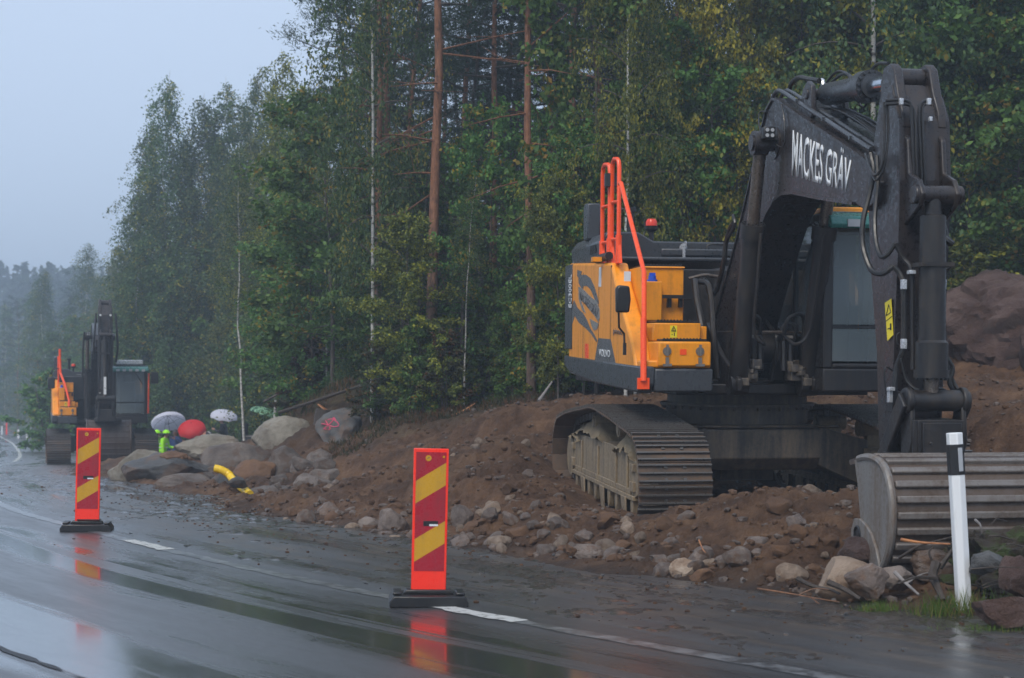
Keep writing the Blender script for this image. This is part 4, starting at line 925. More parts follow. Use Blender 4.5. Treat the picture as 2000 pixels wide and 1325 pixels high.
        poly(Z([(158, 320), (200, 345), (255, 400), (320, 455), (345, 520), (347, 600), (338, 640), (300, 580), (250, 520), (205, 460), (180, 450), (225, 560), (190, 530), (160, 430)]), 1, .0030)
        poly(Z([(258, 605), (290, 625), (338, 650), (325, 700), (295, 712), (275, 670)]), 1, .0030)
        poly(Z([(335, 780), (445, 790), (500, 1052), (298, 1018)]), 0, .0020)
        poly(Z([(343, 148), (363, 148), (360, 322), (338, 322)]), 2, .0020)
        poly(Z([(215, 830), (245, 832), (248, 960), (217, 958)]), 3, .0020)
        dcl.build('decal', [M['decal'], M['decal2'], M['white'], M['orange']], sb, smooth=0)
        def zq(a, b_, l=.0045): p = q(1095 + a * 175 / 800, 490 + b_ * 290 / 1325, 1, y - l); return (p.x, y - l, p.z)
        nn = Vector((0, -1, 0))
        text_mesh('VOLVO', quadmap(zq(342, 878), zq(442, 888), zq(342, 940), zq(442, 952), nn), 'lettering', M['white'], sb, bold=.01, thick=.002)
        text_mesh('pinnio', quadmap(zq(470, 685), zq(552, 700), zq(470, 738), zq(552, 752), nn), 'lettering', M['decal'], sb, bold=.01, thick=.002)
        text_mesh('MACKES GRÄV', quadmap(zq(172, 352), zq(338, 520), zq(170, 425), zq(330, 600), nn), 'lettering', M['decal'], sb, bold=.01, thick=.002)
        f = quadmap(*[(p[0], -1.4875 + .0, p[2]) for p in (zq(80, 510), zq(80, 215), zq(105, 510), zq(105, 215))], nn)
        b = MB(); b.box2((-2.52, -1.482, 1.80), (-2.06, -1.440, 2.84)); b.build('corner_trim', M['grey'], sb, bevel=.01)
        text_mesh('EC300EL', f, 'lettering', M['white'], sb, bold=.012, thick=.002)
        b = MB(); p = q(1226, 540, 0, .90); b.box2((.883, p.y - .035, p.z - .05), (.887, p.y + .035, p.z + .05)); b.build('notice', M['white'], root)
        b = MB(); b.box2((1.702, -1.085, 1.755), (1.706, -1.02, 1.81)); b.build('recess', M['orange'], st)
        b = MB(); b.box(q(1165, 507, 0, -.2), (.1, .1, .05)); b.build('bracket', M['yellow'], root)
    else:
        H += [([(5.05, yc - .26, 3.6 + dz), (5.1, yc - .30, 3.0 + dz), (5.0, yc - .32, 2.6 + dz), (4.9, yc - .3, 2.3 + dz)], .03, 'hose'), ([(5.05, yc + .28, 3.6 + dz), (5.1, yc + .32, 3.0 + dz), (5.0, yc + .34, 2.6 + dz), (4.9, yc + .3, 2.2 + dz)], .03, 'hose'),
              ([(5.15, yc - .14, 3.5 + dz), (5.2, yc - .16, 2.4 + dz), (5.2, yc - .2, 1.6 + dz)], .02, 'hose'), ([(5.15, yc + .14, 3.5 + dz), (5.2, yc + .16, 2.4 + dz), (5.2, yc + .2, 1.6 + dz)], .02, 'hose'),
              ([(2.2, yb - .46, 4.2), (2.1, yb - .5, 3.6), (1.9, yb - .5, 2.8)], .03, 'hose')]
        hoses(root, M, H)
        b = MB(); b.box((5.42, yc - .03, 1.52 + dz), (.012, .07, .5)); b.build('reflector', M['white'], arm)
        b = MB(); b.box((5.06, yc - .14, 3.55 + dz), (.04, .05, .05)); b.box((5.06, yc + .14, 3.55 + dz), (.04, .05, .05)); b.build('work_lamp', M['white'], arm)
        b = MB(); b.box2((5.2, -.24, 2.3), (5.25, -.2, 2.32)); b.build('latch', M['white'], st)
    return root
ex1 = make_excavator(A_LOC, A_YAW, A_PIT, 'near')
tag(ex1, 'large black and yellow crawler excavator with orange guard rails parked on the dirt bank', 'excavator')
ex2 = make_excavator(Vector((-13.2, 47.2, -.68)), -72, 0, 'far')
tag(ex2, 'distant black and yellow crawler excavator with brown bucket standing by the wet road', 'excavator')
# ------------------------------------------------------------------ rocks
def rock_mesh(seed, dims, m, sub=4, cuts=10, rough=.10, name='rock', squash=.0):
    rnd = random.Random(seed); bm = bmesh.new(); bmesh.ops.create_icosphere(bm, subdivisions=sub, radius=1)
    planes = []
    for _ in range(cuts if cuts < 6 else cuts + 8):
        n = Vector((rnd.gauss(0, 1), rnd.gauss(0, 1), rnd.gauss(0, .8))).normalized(); planes.append((n, rnd.uniform(.48, .80)))
    off = Vector((rnd.uniform(0, 90), rnd.uniform(0, 90), rnd.uniform(0, 90)))
    for v in bm.verts:
        p = v.co.copy()
        for n, d in planes:
            k = p.dot(n)
            if k > d: p -= n * (k - d)
        p += v.co * (noise.fractal(p * 1.3 + off, 1, 2, 5) * rough * 1.0 + noise.noise(p * 6 + off) * rough * .22 + noise.noise(p * 15 + off) * rough * .14) + v.co * (.16 if cuts >= 6 else 0)
        v.co = Vector((p.x * dims[0], p.y * dims[1], p.z * dims[2]))
    me = bpy.data.meshes.new(name); bm.to_mesh(me); bm.free(); me.materials.append(m)
    me.polygons.foreach_set('use_smooth', [True] * len(me.polygons)); me.set_sharp_from_angle(angle=R(28)); return me
def boulder(x0, x1, yt, yb, d, mname, label, seed, depth=.8, cuts=9, rough=.12, tilt=0, name='boulder', group=None, grow=1.12):
    X0, _, _ = P(x0, 0, d); X1, _, _ = P(x1, 0, d); _, _, zt = P(0, yt, d); _, _, zb = P(0, yb, d)
    w = (X1 - X0) / 2; h = (zt - zb) / 2; dp = max(w, h) * depth
    me = rock_mesh(seed, (w * grow, dp, h * grow * 1.12), M[mname], 5, cuts, rough, name)
    o = bpy.data.objects.new(name, me); col.objects.link(o); o.location = ((X0 + X1) / 2 * (d + dp * .5) / d, d + dp * .5, (zt + zb) / 2 - h * .04); o.rotation_euler = (0, R(tilt), 0)
    tag(o, label, 'boulder', group); return o
boulder(1838, 2130, 548, 752, 21.5, 'rock_red', 'huge reddish brown boulder on the slope right of the black excavator arm', 47, .9, 5, .26)
boulder(1980, 2090, 640, 740, 20.5, 'rock_red', 'smaller reddish boulder leaning on the huge one at the right edge', 12, .9, 8)
boulder(1585, 1713, 1097, 1172, 10.0, 'rock_tan', 'smooth tan oval boulder by the road below the bucket corner', 13, .7, 2, .05, 6)
boulder(1655, 1735, 1102, 1165, 9.75, 'rock', 'grey angular boulder just right of the smooth tan one', 14, .8, 9)
boulder(1712, 1790, 1108, 1150, 9.9, 'rock', 'low grey boulder under the front of the bucket', 15, .9, 9)
boulder(1772, 1885, 1078, 1128, 10.1, 'rock', 'pale flat boulder leaning on the bucket left of the white post', 16, .8, 8)
boulder(1640, 1722, 1060, 1108, 10.5, 'rock_red', 'brown boulder half buried beside the bucket side plate', 17, .8, 6)
boulder(1905, 2030, 1170, 1228, 8.75, 'rock_red', 'flat reddish slab at the road edge right of the white post', 18, .6, 8, .12, -4)
boulder(1893, 1960, 1083, 1118, 9.3, 'rock_dark', 'small mossy grey boulder right of the white post', 19, .8, 6)
boulder(1962, 2030, 1088, 1172, 9.1, 'rock_red', 'upright brown boulder at the right edge above the flat slab', 20, .8, 7)
boulder(222, 335, 881, 958, 26, 'rock_pale', 'pale grey boulder at the left end of the boulder row', 21, .8, 5, .10)
b2 = boulder(262, 400, 886, 955, 25.2, 'rock_dark', 'dark boulder with orange earth on top beside the pale end boulder', 22, .7, 8, .13)
boulder(338, 472, 853, 900, 30, 'rock_pale', 'long pale slab behind the boulder row in front of the people', 23, .6, 10, .15, -4)
boulder(372, 525, 882, 950, 26.5, 'rock_big', 'long brown grey boulder in the middle of the row behind the yellow pipe', 24, .6, 9, .12)
boulder(500, 607, 821, 905, 28.5, 'rock_pale', 'tall pale rounded boulder next to the black machine', 25, .8, 4, .13, -14)
boulder(510, 606, 874, 958, 24.0, 'rock_big', 'pointed brown boulder at the right end of the row with moss below', 26, .7, 12, .14, 22)
b7 = boulder(612, 718, 800, 872, 27.2, 'rock_dark', 'dark grey boulder marked with pink spray paint', 27, .8, 8, .15)
boulder(314, 428, 932, 968, 23.2, 'rock_big', 'low brown boulder in front of the row near the road mud', 28, .8, 7)
boulder(404, 472, 927, 970, 22.6, 'rock_dark', 'grey angular boulder in front of the yellow pipe', 29, .9, 12)
boulder(448, 602, 948, 995, 21.2, 'rock_big', 'wide flat brown grey boulder at the lower right of the row', 30, .6, 9, .1, -5)
boulder(398, 460, 952, 978, 22.0, 'rock', 'small flat stone slab below the grey angular boulder', 31, .6, 7)
boulder(455, 545, 905, 965, 23.8, 'clod', 'heap of brown earth between the yellow pipe and the pointed boulder', 32, .9, 2, .12, 0, 'earth_heap')
boulder(740, 802, 1003, 1056, 15.4, 'rock', 'largest angular rock at the bank foot left of the near marker board', 33, .8, 10)
boulder(700, 748, 1010, 1048, 15.7, 'rock', 'grey rock second from the near marker board at the bank foot', 34, .8, 10)
boulder(617, 662, 983, 1022, 16.9, 'rock', 'brown angular rock at the left part of the stone line', 35, .8, 10)
boulder(880, 926, 990, 1032, 14.6, 'rock', 'grey rounded rock on the bank right of the near marker board', 36, .8, 8)
boulder(1112, 1180, 1068, 1104, 12.35, 'rock', 'rounded brown stone at the bank foot below the track', 37, .8, 4)
boulder(1310, 1358, 1095, 1132, 11.3, 'rock_tan', 'rounded tan stone at the bank foot right of the track', 38, .8, 4)
boulder(940, 1000, 1048, 1078, 13.6, 'rock', 'tilted flat rock at the bank foot right of the near marker board', 39, .6, 9, .1, -25)
boulder(1535, 1572, 1005, 1040, 11.6, 'rock', 'angular grey rock sticking out of the bank below the carbody', 40, .8, 11)
moss_m, mnt, mp_ = mat('moss'); mn_ = noise_n(mnt, 12, 6, .7, objc(mnt)); mnt.links.new(ramp(mnt, mn_.outputs[0], [(.3, (.02, .03, .006)), (.6, (.07, .10, .015)), (.8, (.13, .15, .02))]).outputs[0], mp_.inputs['Base Color']); mp_.inputs['Roughness'].default_value = .9
bump(mnt, mp_, mn_.outputs[0], .8, .03); M['moss'] = moss_m
o = boulder(533, 597, 932, 958, 23.2, 'moss', 'bright green moss clump under the pointed boulder', 41, .8, 2, .2, 0, 'moss_clump'); o['category'] = 'moss'
# orange earth on the dark boulder
o = boulder(300, 372, 884, 912, 25.3, 'clod', 'patch of orange brown earth lying on the dark boulder', 42, .7, 2, .2, 0, 'earth_patch', None, 1.0); o['category'] = 'earth'
# pink paint on the marked boulder: follow its surface
from mathutils.bvhtree import BVHTree
def on_surface(o, pts2, d, lift=.006):
    dg = bpy.context.evaluated_depsgraph_get(); dg.update()
    bv = BVHTree.FromPolygons([o.matrix_basis @ v.co for v in o.data.vertices], [tuple(p.vertices) for p in o.data.polygons]); out = []
    for px, py in pts2:
        tgt = Vector(P(px, py, d)); org = Vector((0, 0, CAM_H)); dr = (tgt - org).normalized(); h = bv.ray_cast(org, dr)
        if h[0] is not None: out.append(h[0] - dr * lift)
    return out
pk, pnt, pp_ = mat('pink_paint'); pp_.inputs['Base Color'].default_value = (.62, .06, .14, 1); pp_.inputs['Roughness'].default_value = .6; M['pink'] = pk
b = MB()
for st_ in ([(632, 838), (640, 832), (650, 822), (652, 816), (662, 830)], [(628, 828), (640, 830), (652, 834), (662, 832)], [(636, 822), (645, 838), (634, 838)], [(640, 820), (650, 819), (660, 826)]):
    pts = on_surface(b7, st_, 27.2)
    if len(pts) > 1: b.tube(smooth_pts(pts, 4), .010, 6)
pk_o = b.build('paint_mark', pk, None); pk_o.parent = b7; pk_o.matrix_parent_inverse = b7.matrix_basis.inverted()

# loose rocks one could pick up, copies of a dozen shapes
RV = [rock_mesh(100 + i, (1, .8, .62), M['rock' if i % 4 else 'rock_tan'], 3, 11, .12) for i in range(9)] + [rock_mesh(120 + i, (1, .85, .7), M['clod'], 3, 5, .2) for i in range(3)]
rnd = random.Random(77)
def scatter(n, name, label, cat, grp, pos, smin, smax, shapes, pw=2.2):
    pts = [pos() for _ in range(n)]; zs = gzs([p[0] for p in pts], [p[1] for p in pts])
    for (x, y), z in zip(pts, zs):
        s = smin + (smax - smin) * rnd.random() ** pw
        o = bpy.data.objects.new(name, shapes[rnd.randrange(len(shapes))]); col.objects.link(o)
        o.location = (x, y, z + s * rnd.uniform(-.05, .2)); o.scale = (s, s * rnd.uniform(.8, 1.1), s * rnd.uniform(.8, 1.1)); o.rotation_euler = (rnd.uniform(-.5, .5), rnd.uniform(-.5, .5), rnd.uniform(0, 6.28))
        tag(o, label, cat, grp)
def pos_foot():
    u = rnd.random(); y0 = 17.5 - 8.0 * u if rnd.random() < .35 else rnd.uniform(13.4, 19.5)
    s = float(np.interp(0, [0], [0])) if 0 else None
    px = rnd.uniform(560, 1050) if rnd.random() < .62 else rnd.uniform(1050, 1600)
    # along the foot line of the bank in world space
    t = 2.35 + abs(rnd.gauss(0, .42)); sx = np.interp(px, [560, 800, 1100, 1500, 1600], [17.6, 14.8, 12.6, 10.4, 10.0])
    s = float(road_st(np.array([(px - 1000) / FPX * sx]), np.array([sx]))[0]); return tuple(float(a) for a in road_xy(s, t))
scatter(190, 'loose_rock', 'loose grey brown rock in the line of stones along the foot of the dirt bank', 'rock', 'loose rocks along the foot of the dirt bank', pos_foot, .04, .15, RV)
def pos_bank():
    d = rnd.uniform(10.6, 19.5); px = rnd.uniform(640, 1720)
    while True:
        x = (px - 1000) / FPX * d; s, t = road_st(np.array([x]), np.array([d]))
        lx, ly = (x - A_LOC.x) * math.cos(R(A_YAW)) + (d - A_LOC.y) * math.sin(R(A_YAW)), -(x - A_LOC.x) * math.sin(R(A_YAW)) + (d - A_LOC.y) * math.cos(R(A_YAW))
        if t[0] > 2.7 and not (abs(lx) < 2.6 and abs(ly) < 1.8): return x, d
        d = rnd.uniform(10.6, 19.5); px = rnd.uniform(640, 1720)
scatter(110, 'bank_stone', 'brown stone half buried in the slope of the dirt bank', 'stone', 'stones half buried in the dirt bank slope', pos_bank, .03, .13, RV, 2.6)

def pos_pile():
    while True:
        d = rnd.uniform(19.5, 25.5); px = rnd.uniform(400, 640); x = (px - 1000) / FPX * d
        if road_st(np.array([x]), np.array([d]))[1][0] > 2.5 and not (385 < px < 505 and d < 23.5): return x, d
PV = [rock_mesh(140 + i, (1, .8, .72), M['rock_big'], 4, 12, .12) for i in range(5)]
scatter(34, 'pile_rock', 'angular grey brown rock lying between the big boulders of the row', 'rock', 'angular rocks between the big boulders', pos_pile, .10, .30, PV, 1.6)

# small rubble nobody could count, one object
def rubble(name, n, posf, smin, smax, mats, seed):
    rr_ = np.random.default_rng(seed); X, Y = posf(rr_, n); keep, = np.where(np.ones(len(X), bool)); Z = gzs(X, Y)
    base = []
    for k in range(6):
        bm = bmesh.new(); bmesh.ops.create_icosphere(bm, subdivisions=1, radius=1); r0 = random.Random(k)
        for v in bm.verts: v.co *= r0.uniform(.7, 1.15)
        base.append((np.array([v.co[:] for v in bm.verts]), np.array([[v.index for v in f.verts] for f in bm.faces]))); bm.free()
    V = []; F = []; MI = []; o_ = 0
    for i in range(len(X)):
        bv, bf = base[i % 6]; s = smin + (smax - smin) * rr_.random() ** 4.5; a = rr_.random() * 6.28; ca, sa = math.cos(a), math.sin(a)
        sc = np.array([s, s * rr_.uniform(.6, 1), s * rr_.uniform(.45, .8)]); p = bv * sc; p = np.stack([p[:, 0] * ca - p[:, 1] * sa, p[:, 0] * sa + p[:, 1] * ca, p[:, 2]], 1)
        V.append(p + np.array([X[i], Y[i], Z[i] + s * .2])); F.append(bf + o_); o_ += len(bv); MI += [int(rr_.integers(len(mats)))] * len(bf)
    V = np.vstack(V); F = np.vstack(F); me = bpy.data.meshes.new(name); me.from_pydata(V.tolist(), [], F.tolist())
    for m in mats: me.materials.append(m)
    me.polygons.foreach_set('material_index', MI); me.update()
    o = bpy.data.objects.new(name, me); col.objects.link(o); return o
def p_dirt(r, n):
    d = r.uniform(9.3, 27, n * 2); px = r.uniform(380, 2100, n * 2); X = (px - 1000) / FPX * d; S, T = road_st(X, d); k = (T > 2.3); return X[k][:n], d[k][:n]
o = rubble('rubble', 15000, p_dirt, .005, .055, [M['rock'], M['clod'], M['clod'], M['dirt'], M['rock']], 3); tag(o, 'small stones and clods strewn over the dirt bank', 'rubble', kind='stuff')
def p_sh(r, n):
    s = r.uniform(12, 75, n); t = 2.75 - np.abs(r.normal(0, .95, n)); x, y = road_xy(s, t); return x, y
o = rubble('crumbs', 9000, p_sh, .003, .026, [M['dirt'], M['rock_dark'], M['dirt']], 4); tag(o, 'crumbs of earth and gravel on the muddy road shoulder', 'gravel', kind='stuff')
for v in o.data.vertices: v.co.z = max(v.co.z, -.001) + 0.0 if v.co.y > 24 else max(v.co.z + .035, 0)

# ------------------------------------------------------------------ marker boards, delineator post
mk_red = paint('marker_red', (.36, .011, .025), .3, .35, (.12, .03, .03)); mk_yel = paint('marker_yellow', (.56, .30, .015), .3, .35, (.25, .14, .04)); mk_fl = paint('marker_fluorescent', (1.0, .035, .015), .35, .22, (.45, .05, .03))
def marker(px, py_base, d, yaw, label, wpx, hpx, small):
    x, _, _ = P(px, 0, d); w = wpx / FPX * d; h = hpx / FPX * d
    root = empty('marker_board', (x, d, 0.0), (R(1.0), R(1.2), yaw))
    b = MB(); b.prism([(-.26, .0), (-.26, .035), (-.235, .075), (.235, .075), (.26, .035), (.26, 0)], -.15, .15, axis='y'); b.prism([(-.17, .075), (-.15, .105), (.15, .105), (.17, .075)], -.045, .045)
    for s_ in (-1, 1): b.box((s_ * .21, 0, .085), (.06, .2, .02))
    b.build('base', M['black'], root, bevel=.008)
    z0 = .10
    b = MB(); b.box2((-w / 2, -.016, z0), (w / 2, .016, z0 + h))
    pnl = b.build('board', mk_fl, root, bevel=.004)
    # red and yellow diagonal stripes
    iw = w * .86; zb = z0 + h * .135; zt = z0 + h * .975; H_ = zt - zb; fr = -.0175
    def clip(poly, k, sgn):      # keep sgn*(z - (x*slope + k)) >= 0
        out = []
        for i in range(len(poly)):
            a, c = poly[i], poly[(i + 1) % len(poly)]; fa = sgn * (a[1] - (a[0] * SL + k)); fc = sgn * (c[1] - (c[0] * SL + k))
            if fa >= 0: out.append(a)
            if fa * fc < 0: t = fa / (fa - fc); out.append((a[0] + (c[0] - a[0]) * t, a[1] + (c[1] - a[1]) * t))
        return out
    SL = .62
    rect = [(-iw / 2, zb), (iw / 2, zb), (iw / 2, zt), (-iw / 2, zt)]
    b = MB(); ks = [zb - .3, zb + H_ * .155, zb + H_ * .345, zb + H_ * .645, zb + H_ * .835, zt + .3]
    for i in range(5):
        pl = clip(clip(rect, ks[i], 1), ks[i + 1], -1)
        if len(pl) < 3: continue
        n_ = len(pl); mi = i % 2
        b.add([(p[0], fr - .001, p[1]) for p in pl] + [(p[0], fr + .003, p[1]) for p in pl], [tuple(range(n_)), tuple(range(n_, 2 * n_))[::-1]] + [(i2, n_ + i2, n_ + (i2 + 1) % n_, (i2 + 1) % n_) for i2 in range(n_)], mi)
    stp = b.build('reflective_sheet', [mk_red, mk_yel], pnl, smooth=0)
    b = MB(); zc = zb + H_ * .40; b.box2((-w * .19, -.0205, zc - .017), (w * .23, -.0185, zc + .017)); b.build('handle_slot', M['black'], pnl, bevel=.004)
    b = MB(); b.box2((-w * .02, -.0215, zc - .017), (w * .23, -.021, zc - .004)); b.build('handle_edge', M['white'], pnl)
    b = MB(); b.cyl((-w * .08, -.0185, zt - .04), (-w * .08, -.0205, zt - .04), .02, n=18); b.cyl((w * .36, -.0185, zt - .03), (w * .36, -.0205, zt - .03), .008, n=12); b.build('round_mark', mk_yel, pnl)
    b = MB(); b.tube([(-w * .08 - .008, -.021, zt - .045), (-w * .08, -.021, zt - .035), (-w * .08 + .008, -.021, zt - .035)], .002, 4); b.build('arrow', M['decal'], pnl)
    if small: 
        b = MB(); b.box2((-.10, -.05, .112), (.14, .05, .122)); b.build('base_clip', M['black'], root)
    tag(root, label, 'marker board'); return root
marker(836, 1180, 9.85, R(6), 'red and yellow striped marker board nearest the camera in front of the dirt bank', 68, 276, False)
marker(170, 1035, 15.55, R(9), 'red and yellow striped marker board in front of the distant excavator bucket', 46, 182, True)
# white delineator post leaning slightly
x, y, z = P(1884, 1203, 9.4); zt = P(1866, 845, 9.4)[2]; xt = P(1866, 845, 9.4)[0]
post = empty('delineator_post', (x, y, -.02), (R(-1), math.atan2(xt - x, zt - 0) , R(8)))
Hh = zt + .02; b = MB(); pf = [(-.045, -.025), (.0, -.042), (.045, -.025), (.045, .03), (-.045, .03)]
b.prism(pf, 0, Hh - .0, axis='z'); b.build('post', M['white'], post, bevel=.006)
b = MB(); b.prism([(-.0465, -.0265), (.0, -.0435), (.0465, -.0265), (.0465, .0315), (-.0465, .0315)], Hh - .27, Hh - .075, axis='z'); b.build('black_band', M['black'], post)
b = MB(); b.box((.012, -.0445, Hh - .172), (.034, .004, .15), Matrix.Rotation(R(16), 3, 'Z')); b.build('reflector', M['lamp'], post, bevel=.002)
tag(post, 'white roadside post with black band and grey reflector in front of the bucket', 'road post')
# far posts and a far orange marker along the verge
for px, py, d, h, lab in ((53, 862, 100, .9, 'far white roadside post left of the distant excavator'), (36, 861, 106, .8, 'thin leaning white post far down the road verge'), (4, 848, 118, .7, 'far white post at the left edge of the picture')):
    x, y, _ = P(px, py, d); z = P(px, py, d)[2]; b = MB(); b.prism([(-.06, -.04), (.06, -.04), (.06, .04), (-.06, .04)], 0, h, axis='z'); o = b.build('far_post', M['white'], None); o.location = (x, y, min(z, gz(x, y) + .1)); tag(o, lab, 'road post')
x, y, z = P(13, 812, 125); b = MB(); b.prism([(-.06, -.03), (.06, -.03), (.06, .03), (-.06, .03)], 0, 1.0, axis='z', mi=0); o = b.build('far_marker', mk_fl, None); o.location = (x, y, gz(x, y)); tag(o, 'tiny orange marker standing far down the road in the mist', 'marker')
x, y, z = P(72, 866, 92); b = MB(); b.box((0, 0, .35), (.55, .35, .7)); b.box((0, 0, .74), (.62, .42, .07)); o = b.build('utility_box', M['dark'], None, bevel=.02); o.location = (x, y, gz(x, y)); tag(o, 'small dark utility cabinet on the verge beside the far road post', 'cabinet')

# ------------------------------------------------------------------ yellow pipe, sticks, stump, fallen trunks
ypm = paint('yellow_pipe_plastic', (.80, .52, .012), .35, .15)
boulder(446, 480, 934, 956, 20.9, 'rock_dark', 'small dark rock lying across the middle of the yellow pipe', 63, .8, 9)
b = MB(); pts = smooth_pts([P(419, 915, 22.0), P(432, 918, 22.0), P(446, 926, 22.0), P(454, 936, 21.9), P(463, 945, 21.6), P(475, 955, 21.2), P(488, 966, 20.9)], 5); b.tube(pts, .058, 16)
for q_ in (2, 5, 8, 11): b.tube([pts[q_], pts[q_] + (pts[q_ + 1] - pts[q_]) * .3], .064, 16)
o = b.build('yellow_pipe', ypm, None); tag(o, 'bright yellow plastic pipe poking out between the boulders', 'pipe')
bark = paint('wet_bark', (.045, .032, .024), .6, .5, (.02, .016, .012)); wood = paint('fresh_wood', (.42, .17, .055), .5, .7, (.2, .08, .04)); wood2 = paint('peeled_wood', (.22, .10, .045), .5, .7, (.05, .03, .02)); greywood = paint('grey_wood', (.22, .20, .19), .6, .3)
def stick(pts, r, m, name, label, cat='branch', sides=()):
    b = MB(); sp_ = smooth_pts(pts, 5); n_ = len(sp_); b.tube(sp_, [r * (1 - .55 * i / n_) for i in range(n_)], 7)
    for pp, rr_ in sides: s2 = smooth_pts(pp, 4); b.tube(s2, [rr_ * (1 - .6 * i / len(s2)) for i in range(len(s2))], 5)
    o = b.build(name, m, None); tag(o, label, cat); return o
stick([P(1760, 1054, 9.7), P(1800, 1060, 9.6), P(1856, 1063, 9.5)], .011, wood, 'split_branch', 'orange split branch in front of the bucket beside the white post')
stick([P(1756, 1090, 9.7), P(1785, 1072, 9.6), P(1800, 1065, 9.6), P(1864, 1048, 9.6)], .011, bark, 'broken_branch', 'dark branch crossing under the orange split branch')
stick([P(1558, 1130, 9.9), P(1580, 1142, 9.8), P(1600, 1148, 9.75), P(1622, 1152, 9.7), P(1640, 1160, 9.6)], .016, bark, 'fallen_branch', 'dark fallen branch lying against the tan boulder')
stick([P(1480, 1150, 9.95), P(1520, 1156, 9.8), P(1556, 1162, 9.7), P(1600, 1170, 9.5), P(1640, 1176, 9.4)], .007, wood2, 'peeled_branch', 'long peeled orange branch on the road edge left of the tan boulder', sides=[([P(1560, 1162, 9.7), P(1590, 1150, 9.7), P(1620, 1152, 9.7)], .005), ([P(1585, 1168, 9.6), P(1600, 1180, 9.5)], .006)])
stick([P(1618, 1138, 9.6), P(1650, 1152, 9.5), P(1680, 1170, 9.4)], .022, bark, 'wet_branch', 'thick dark branch sloping down in front of the tan boulder')
stick([P(1748, 1118, 9.5), P(1770, 1140, 9.4), P(1795, 1162, 9.3)], .014, greywood, 'grey_branch', 'grey barkless branch among the boulders left of the post', sides=[([P(1770, 1140, 9.4), P(1800, 1122, 9.5), P(1825, 1118, 9.6)], .008)])
stick([P(1828, 1100, 9.5), P(1822, 1125, 9.45), P(1832, 1150, 9.4), P(1842, 1172, 9.35)], .034, bark, 'root', 'upright dark root stub just left of the white post', sides=[([P(1826, 1105, 9.5), P(1815, 1080, 9.5), P(1824, 1068, 9.5)], .010), ([P(1830, 1130, 9.4), P(1790, 1128, 9.3), P(1755, 1140, 9.3)], .014), ([P(1835, 1110, 9.5), P(1856, 1080, 9.5), P(1868, 1062, 9.5)], .02)])
stick([P(1896, 1112, 9.0), P(1950, 1108, 9.0), P(2010, 1110, 9.0)], .005, bark, 'thin_twig', 'thin wet twig stretched right of the white post')
stick([P(1905, 1016, 9.9), P(1914, 1025, 9.8), P(1918, 1042, 9.8)], .010, greywood, 'grey_twig', 'short pale twig on the mossy mound above the post')
stick([P(1365, 1055, 11.5), P(1372, 1072, 11.4), P(1378, 1080, 11.3)], .006, wood, 'small_twig', 'small orange twig stuck in the bank slope')
stick([P(1052, 783, 22), P(1065, 765, 22.2), P(1078, 746, 22.4)], .026, greywood, 'pale_stake', 'pale stake leaning at the forest edge left of the near track', 'stake')
stick([P(885, 812, 24), P(905, 802, 24), P(928, 788, 24)], .014, wood, 'cut_branch', 'cut orange branch standing in the grass at the forest edge', sides=[([P(916, 796, 24), P(920, 806, 24)], .01)])
stick([P(545, 806, 30), P(620, 782, 29.5), P(700, 755, 29), P(790, 725, 29), P(880, 698, 29)], .038, bark, 'fallen_tree', 'long thin fallen trunk leaning across the forest edge', 'fallen tree')
stick([P(515, 785, 36), P(560, 762, 36), P(610, 742, 36), P(650, 735, 36)], .03, bark, 'leaning_tree', 'dark leaning trunk left of the long fallen trunk', 'fallen tree')
b = MB(); x, y, z = P(632, 812, 28.5); b.tube([(x, y, z - .3), (x, y, z), (x + .02, y, z + .12)], [.21, .175, .17], 14); st_o = b.build('tree_stump', bark, None); b = MB(); b.tube([(x + .02, y, z + .121), (x + .03, y, z + .135)], [.172, .165], 14); c_ = b.build('cut_face', wood, st_o); tag(st_o, 'sawn tree stump with an orange cut face behind the dark marked boulder', 'stump')
# mossy root mound right of the post
mm = rock_mesh(61, (.85, .55, .42), M['dirt'], 6, 2, .42, 'root_mound'); o = bpy.data.objects.new('root_mound', mm); col.objects.link(o); x, y, z = P(1975, 1090, 10.0); o.location = (x + .1, y, .10)
md_, dnt, dp_ = mat('mossy_earth'); n_ = noise_n(dnt, 5, 7, .75, objc(dnt)); dnt.links.new(ramp(dnt, n_.outputs[0], [(.35, (.012, .010, .008)), (.5, (.035, .024, .016)), (.6, (.03, .045, .008)), (.75, (.05, .075, .012))]).outputs[0], dp_.inputs['Base Color']); dp_.inputs['Roughness'].default_value = .9; bump(dnt, dp_, n_.outputs[0], 1, .06)
mm.materials.clear(); mm.materials.append(md_); tag(o, 'dark mossy mound of earth and roots behind the white post', 'mound')

rn_ = random.Random(8)
for k_ in range(14):
    px, py, dd = rn_.uniform(1890, 2010), rn_.uniform(1010, 1150), rn_.uniform(9.2, 9.7); a = rn_.uniform(-1, 1)
    stick([P(px, py, dd), P(px + 22 * math.cos(a), py - 14 * math.sin(a) - 3, dd), P(px + 50 * math.cos(a), py - 34 * math.sin(a), dd + .1)], rn_.uniform(.003, .008), bark, 'root_twig', 'thin dark root twig sticking out of the mossy mound', 'twig')['group'] = 'root twigs in the mossy mound'
